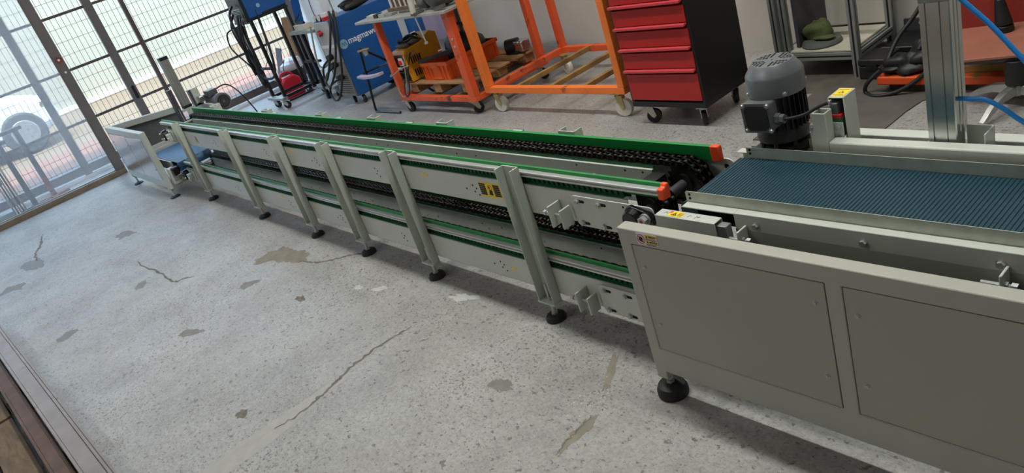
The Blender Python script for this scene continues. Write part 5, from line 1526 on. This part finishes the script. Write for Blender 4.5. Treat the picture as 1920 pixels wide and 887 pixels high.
t = thing('scrap_tub', 'black tub of scrap with pale plastic sheet beside the jerry can', 'tub', (-9.35, 3.8, 0))
MB().lathe([(0.13, 0), (0.16, 0.24), (0.15, 0.24), (0.12, 0.02), (0.001, 0.02)], (-9.36, 3.80, 0), 20).build('tub', 'bag', t, smooth=40)
MB().blob((-9.36, 3.82, 0.27), 0.15, 0.14, 0.11, 12, 8, 0.1, 12).build('sheet_bundle', 'flag_white', t, smooth=30)
MB().tube([(-9.30, 3.68, 0.2), (-9.26, 3.66, 0.3), (-9.28, 3.72, 0.38), (-9.36, 3.74, 0.36), (-9.38, 3.70, 0.26)], 0.006, 6, smooth=5).build('cable', 'rubber', t, smooth=60)
t = MB().bar((-9.70, 3.72, 0.0), (-9.64, 3.86, 0.5), 0.14, 0.01, (0, 1, 0.3))
t.build('grey_sheet', 'stand_grey', None, label='grey sheet offcut leaning behind the scrap tub', cat='sheet')

# folding chair in front of the blue machine
fc = thing('folding_chair', 'black tubular folding chair with pale seat beside the welding cart', 'chair', (-6.2, 3.35, 0))
r_ = 0.011
MB().tube([(-6.33, 3.24, 0.60), (-6.36, 3.215, 0.3), (-6.40, 3.20, 0.05), (-6.385, 3.20, 0.014), (-6.35, 3.20, 0.0115), (-5.97, 3.20, 0.0115)], r_, 8, smooth=3).build('front_frame', 'black_gloss', fc, smooth=60)
MB().tube([(-6.33, 3.24, 0.60), (-6.22, 3.38, 0.44), (-6.10, 3.52, 0.22), (-6.00, 3.64, 0.012), (-6.00, 3.72, 0.012)], r_, 8, smooth=3).build('rear_frame', 'black_gloss', fc, smooth=60)
MB().tube([(-6.39, 3.215, 0.375), (-6.2, 3.30, 0.41), (-6.02, 3.36, 0.43)], r_ * 0.9, 8).build('seat_tube', 'black_gloss', fc)
b = MB()
pts = [(-6.42, 0.372), (-6.30, 0.368), (-6.15, 0.378), (-6.0, 0.398), (-6.0, 0.372), (-6.15, 0.350), (-6.30, 0.342), (-6.42, 0.350)]
b.prism(pts, 'y', 3.15, 3.205)
b.build('seat', 'lavender', fc, bevel=0.004)
MB().box(-6.26, -6.06, 3.17, 3.19, 0.595, 0.612, R=rotm('Y', -0.1)).build('arm_rest', 'wood', fc, bevel=0.003)
MB().prism([(-6.18, 0.60), (-6.08, 0.60), (-6.10, 0.56), (-6.16, 0.55)], 'y', 3.175, 3.185).build('arm_bracket', 'alu_dull', fc)
MB().tube([(-6.33, 3.24, 0.60), (-6.24, 3.19, 0.602)], r_ * 0.8, 8).build('arm_tube', 'black_gloss', fc)

# behind the welding cart
t = thing('lavender_sheet', 'lavender plastic sheet hung on a black frame against the wall', 'sheet', (-6.3, 4.3, 0))
b = MB()
V = []; F = []
for i in range(13):
    for j in range(2):
        V.append((-6.95 + i * 0.055, 4.31 + 0.012 * math.sin(i * 1.4), 0.30 + j * 0.85))
for i in range(12):
    F.append((2 * i, 2 * i + 2, 2 * i + 3, 2 * i + 1))
b.add(V, F); b.add([(x_, y_ + 0.004, z_) for x_, y_, z_ in V], F)
b.build('sheet', 'lavender', t, smooth=60)
MB().box(-6.28, -6.25, 4.30, 4.33, 0, 1.2).build('frame_post', 'black', t)
MB().box(-6.98, -6.95, 4.30, 4.33, 0, 1.2).build('frame_post', 'black', t)
t = thing('blue_drum', 'blue drum with pale lettering behind the welding cart', 'drum', (-6.55, 3.95, 0))
MB().cyl((-6.52, 3.98, 0.0), (-6.56, 4.02, 0.72), 0.085, n=24).build('drum_body', 'welder_blue', t, bevel=0.01)
b = MB()
put_text(b, 'KA', 0.12, (-6.50, 3.893, 0.52), (0.15, 0.05, -1), (1, 0.1, 0.15), bold=0.003)
b.build('lettering', 'print_white', t)
# ------------------------------------------------------------------ right side by the wall
def prof_bar(b, p0, p1, w=0.04):
    """aluminium slot profile as a bar with a dark groove on each visible side"""
    p0 = Vector(p0); p1 = Vector(p1)
    d = (p1 - p0).normalized()
    up = Vector((0, 0, 1)) if abs(d.z) < 0.9 else Vector((0, 1, 0))
    a = d.cross(up).normalized(); u = a.cross(d)
    b.mi(0)
    g = w * 0.14
    for sa in (-1, 1):
        for su in (-1, 1):
            c = a * (sa * (w / 2 - (w / 2 - g) / 2)) + u * (su * (w / 2 - (w / 2 - g) / 2))
            b.bar(p0 + c, p1 + c, w / 2 - g, w / 2 - g, tuple(u))
    b.mi(1).bar(p0 + d * 0.001, p1 - d * 0.001, w * 0.7, w * 0.7, tuple(u))
    return b
af = thing('profile_shelf', 'open shelf built of slotted aluminium profiles, with a pale board', 'shelf', (-2.42, 4.13, 0))
PX0, PX1, PY0, PY1 = -2.635, -2.165, 3.955, 4.36
for x_, y_ in ((PX0, PY0), (PX0 + 0.05, PY0 + 0.02), (PX1, PY0), (PX0, PY1), (PX1, PY1)):
    prof_bar(MB(), (x_, y_, 0.0), (x_, y_, 1.3)).build('upright', ['alu_dull', 'black'], af)
for zz in (0.125, 0.70, 1.28):
    for y_ in (PY0, PY1):
        prof_bar(MB(), (PX0 + 0.02, y_, zz), (PX1 - 0.02, y_, zz)).build('rail', ['alu_dull', 'black'], af)
    for x_ in (PX0, PX1):
        prof_bar(MB(), (x_, PY0 + 0.02, zz), (x_, PY1 - 0.02, zz)).build('rail', ['alu_dull', 'black'], af)
MB().box(PX0 + 0.022, PX1 - 0.022, PY0 + 0.0, PY1, 0.146, 0.156).build('board', 'board', af, bevel=0.001)
MB().box(PX0 + 0.03, PX1 - 0.02, PY1 + 0.022, PY1 + 0.03, 0.16, 1.26).build('back_board', 'wall_paint', af)
MB().box(PX0 + 0.08, PX0 + 0.1, PY0 + 0.06, PY1 - 0.02, 0.16, 1.2).build('side_board', 'stand_grey', af)
t = thing('round_lid', 'grey round lid lying on the pale shelf board', 'lid', (-2.45, 4.07, 0.156))
MB().lathe([(0.105, 0.1565), (0.112, 0.166), (0.105, 0.182), (0.07, 0.188), (0.001, 0.189)], (-2.43, 4.075, 0), 28).build('lid', 'lid_grey', t, smooth=40)
t = thing('cloth_cap', 'khaki green cloth cap on the round grey lid', 'cap', (-2.43, 4.09, 0.189))
MB().blob((-2.46, 4.10, 0.222), 0.085, 0.07, 0.062, 24, 14, 0.12, 23, flat=0.033).build('crown', 'khaki', t, smooth=60)
MB().blob((-2.40, 4.055, 0.203), 0.065, 0.045, 0.010, 14, 6, 0.05, 2).build('peak', 'khaki', t, smooth=60)
t = thing('black_case', 'black ribbed plastic case on the floor beside the profile shelf', 'case', (-2.06, 3.98, 0))
MB().box(-2.135, -1.99, 3.90, 4.08, 0.0, 0.075).build('lower_shell', 'bag', t, bevel=0.008)
MB().box(-2.137, -1.988, 3.898, 4.082, 0.077, 0.115).build('lid_shell', 'bag', t, bevel=0.008)
MB().box(-2.09, -2.03, 3.892, 3.90, 0.06, 0.09).build('latch', 'black', t)
t = thing('black_tray', 'low black steel tray against the wall', 'tray', (-1.95, 4.3, 0))
MB().box(-2.12, -1.60, 4.14, 4.42, 0.0, 0.09).build('tray_body', 'black', t, bevel=0.003)
MB().box(-2.12, -1.60, 4.42, 4.44, 0.0, 0.155).build('tray_back', 'stand_grey', t)
MB().box(-2.12, -1.60, 4.14, 4.143, 0.09, 0.093).build('bright_edge', 'zinc', t)
for x_ in (-2.03, -1.92, -1.88):
    inst('screw', ME_SMALL, (x_, 4.4198, 0.13), t)

pj = thing('pallet_jack', 'orange pallet truck fork with worn paint on the floor', 'pallet truck', (-1.6, 3.78, 0))
MB().box(-1.945, -1.28, 3.715, 3.87, 0.045, 0.088).build('fork', 'jack_orange', pj, bevel=0.006)
MB().box(-1.36, -1.28, 3.87, 4.05, 0.045, 0.12).build('fork_bridge', 'jack_orange', pj, bevel=0.006)
for x_ in (-1.86, -1.34):
    MB().cyl((x_, 3.74, 0.035), (x_, 3.84, 0.035), 0.0345, n=18).build('roller', 'rubber', pj)
t = thing('cable_bag', 'crumpled black bag with cables lying on the orange fork', 'bag', (-1.82, 3.83, 0.088))
MB().blob((-1.83, 3.80, 0.13), 0.10, 0.08, 0.05, 22, 14, 0.14, 31, flat=0.042).blob((-1.74, 3.84, 0.15), 0.09, 0.075, 0.07, 22, 14, 0.14, 33, flat=0.062).blob((-1.88, 3.79, 0.112), 0.07, 0.06, 0.03, 18, 10, 0.16, 35, flat=0.0235).build('bag_body', 'bag', t, smooth=50)
for pts in ([(-1.93, 3.73, 0.12), (-1.99, 3.70, 0.06), (-2.0, 3.70, 0.01), (-1.93, 3.66, 0.008), (-1.84, 3.68, 0.02), (-1.76, 3.70, 0.06), (-1.70, 3.72, 0.11)],
            [(-1.90, 3.76, 0.16), (-1.88, 3.85, 0.25), (-1.80, 3.95, 0.38), (-1.72, 4.05, 0.62), (-1.68, 4.2, 1.0)],
            [(-1.76, 3.80, 0.2), (-1.72, 3.9, 0.34), (-1.70, 4.0, 0.55), (-1.66, 4.15, 0.95)],
            [(-1.70, 3.76, 0.16), (-1.69, 3.86, 0.3), (-1.72, 3.98, 0.5), (-1.72, 4.12, 0.9)]):
    MB().tube(pts, 0.011, 7, smooth=6).build('cable', 'rubber', t, smooth=60)
MB().tube([(-1.69, 3.70, 0.10), (-1.70, 3.78, 0.2), (-1.74, 3.95, 0.34), (-1.74, 4.1, 0.7)], 0.007, 7, smooth=6).build('cable', 'cable_grey', t, smooth=60)

rt = thing('red_table', 'rust-red steel table on a black column and steel star foot', 'table', (-1.24, 3.6, 0), rot=0.24, authored=(-1.24, 3.6, 0))
MB().box(-1.52, -0.80, 3.555, 4.00, 0.238, 0.252).build('top', 'rust_red', rt, bevel=0.003)
MB().box(-1.50, -0.82, 3.57, 3.99, 0.222, 0.238).build('under_frame', 'stand_grey', rt)
MB().box(-1.52, -0.80, 4.00, 4.012, 0.235, 0.85).build('back_plate', 'red_back', rt)
hx, hy = -1.262, 3.585
MB().cyl((hx, hy, 0.11), (hx, hy, 0.222), 0.042, n=22).build('column', 'black', rt, bevel=0.003)
for k in range(4):
    a = math.radians(166 + 90 * k - 14)
    d_ = Vector((math.cos(a), math.sin(a), 0)); s_ = Vector((-d_.y, d_.x, 0))
    c_ = Vector((hx, hy, 0))
    pts = [c_ + d_ * 0.02 + Vector((0, 0, 0.11)), c_ + d_ * 0.10 + Vector((0, 0, 0.10)), c_ + d_ * 0.18 + Vector((0, 0, 0.065)), c_ + d_ * 0.24 + Vector((0, 0, 0.022))]
    V = []; F = []
    for i, p in enumerate(pts):
        w_ = 0.018 - 0.002 * i; h_ = 0.045 - 0.008 * i
        V += [p - s_ * w_, p + s_ * w_, p + s_ * w_ - Vector((0, 0, h_)), p - s_ * w_ - Vector((0, 0, h_))]
    for i in range(3):
        for j in range(4):
            F.append((4 * i + j, 4 * i + (j + 1) % 4, 4 * i + 4 + (j + 1) % 4, 4 * i + 4 + j))
    F += [(3, 2, 1, 0), (12, 13, 14, 15)]
    V = [Vector((p.x, p.y, max(p.z, 0.001))) for p in V]
    MB().add(V, F).build('foot_arm', 'steel', rt, bevel=0.003)
MB().cyl((hx, hy, 0.06), (hx, hy, 0.112), 0.034, n=18).build('hub', 'alu_dull', rt, bevel=0.003)
t = thing('wood_lath', 'pale wooden lath under the rust-red bench', 'lath', (-1.4, 3.75, 0.09))
MB().bar((-1.62, 3.76, 0.105), (-1.38, 3.80, 0.105), 0.03, 0.03).build('lath', 'slat', t)
t = thing('lamp_head', 'black cone-shaped lamp head on the rust-red bench', 'lamp', (-1.42, 3.88, 0.252))
MB().cyl((-1.40, 3.86, 0.253), (-1.40, 3.86, 0.282), 0.042, 0.038, n=20).cyl((-1.40, 3.86, 0.282), (-1.42, 3.87, 0.40), 0.038, 0.02, n=20).build('head', 'black', t, bevel=0.003)
MB().tube([(-1.42, 3.87, 0.39), (-1.45, 3.88, 0.47), (-1.44, 3.89, 0.62)], 0.012, 8, smooth=5).build('neck', 'black', t, smooth=60)

b = MB().prism([(-2.30, 3.72), (-1.60, 3.72), (-1.68, 3.62), (-1.70, 3.49), (-1.715, 3.10), (-2.3, 3.10)], 'z', 0.0, 0.006)
b.build('floor_mat', 'mat_rubber', None, label='dark worn rubber mat on the floor behind the belt machine', cat='mat')

# ------------------------------------------------------------------ steel beams lying at the bottom left
def lyingbeam(name, lab, cat, o0, o1, wid, ztop, zbot, m, lip):
    o0 = Vector(o0); o1 = Vector(o1)
    d = (o1 - o0).normalized(); s_ = Vector((d.y, -d.x, 0))
    t = thing(name, lab, cat, (o0 + o1) / 2)
    def slab(n, a, c, z0, z1, mm):
        V = [p + s_ * k + Vector((0, 0, z)) for p in (o0, o1) for k in (a, c) for z in (z0, z1)]
        MB().add(V, [(0, 1, 3, 2), (4, 6, 7, 5), (0, 4, 5, 1), (2, 3, 7, 6), (0, 2, 6, 4), (1, 5, 7, 3)]).build(n, mm, t, bevel=0.002)
    slab('web', 0.012, wid - 0.012, ztop - 0.008, ztop, m)
    slab('flange', 0.0, 0.012, zbot, ztop + lip, m)
    slab('flange', wid - 0.012, wid, zbot, ztop + lip, m)
    if lip:
        slab('edge_strip', -0.012, -0.001, zbot + 0.005, ztop - 0.01, m)
    return t
lyingbeam('steel_beam', 'bright bare steel channel beam lying along the floor edge', 'beam', (-6.0, -0.235, 0), (-1.9, -0.045, 0), 0.083, 0.20, 0.10, 'beam_steel', 0.006)
lyingbeam('steel_beam', 'rusty brown steel beam lying beside the bright channel beam', 'beam', (-6.0, -0.325, 0), (-1.9, -0.135, 0), 0.07, 0.17, 0.10, 'beam_rust', 0.0)
for k, x_ in enumerate((-5.6, -4.3, -3.35, -2.6)):
    yb = -0.235 + (x_ + 6.0) * 0.0463
    MB().box(x_ - 0.05, x_ + 0.05, yb - 0.17, yb - 0.01, 0.0, 0.0995).build('wood_block', 'wood_dark', None, bevel=0.003, label='wooden bearer block under the lying steel beams', cat='block', group='bearers under the steel beams')
b = thing('wood_pallet', 'old wooden pallet boards beside the lying steel beams', 'pallet', (-3.5, -0.75, 0))
rnd = random.Random(17)
for k in range(5):
    x_ = -5.4 + 0.04 * k
    while x_ < -2.2:
        L_ = rnd.uniform(1.0, 1.6)
        MB().box(x_, x_ + L_, -0.62 - 0.13 * k, -0.50 - 0.13 * k, 0.07, 0.09).build('board', 'wood_dark', b, bevel=0.002)
        x_ += L_ + 0.03
for x_ in (-5.3, -4.4, -3.3, -2.3):
    MB().box(x_ - 0.05, x_ + 0.05, -1.14, -0.50, 0.0, 0.07).build('bearer', 'wood_dark', b)
b.location.y += 0.20
b.rotation_euler.z = 0.046
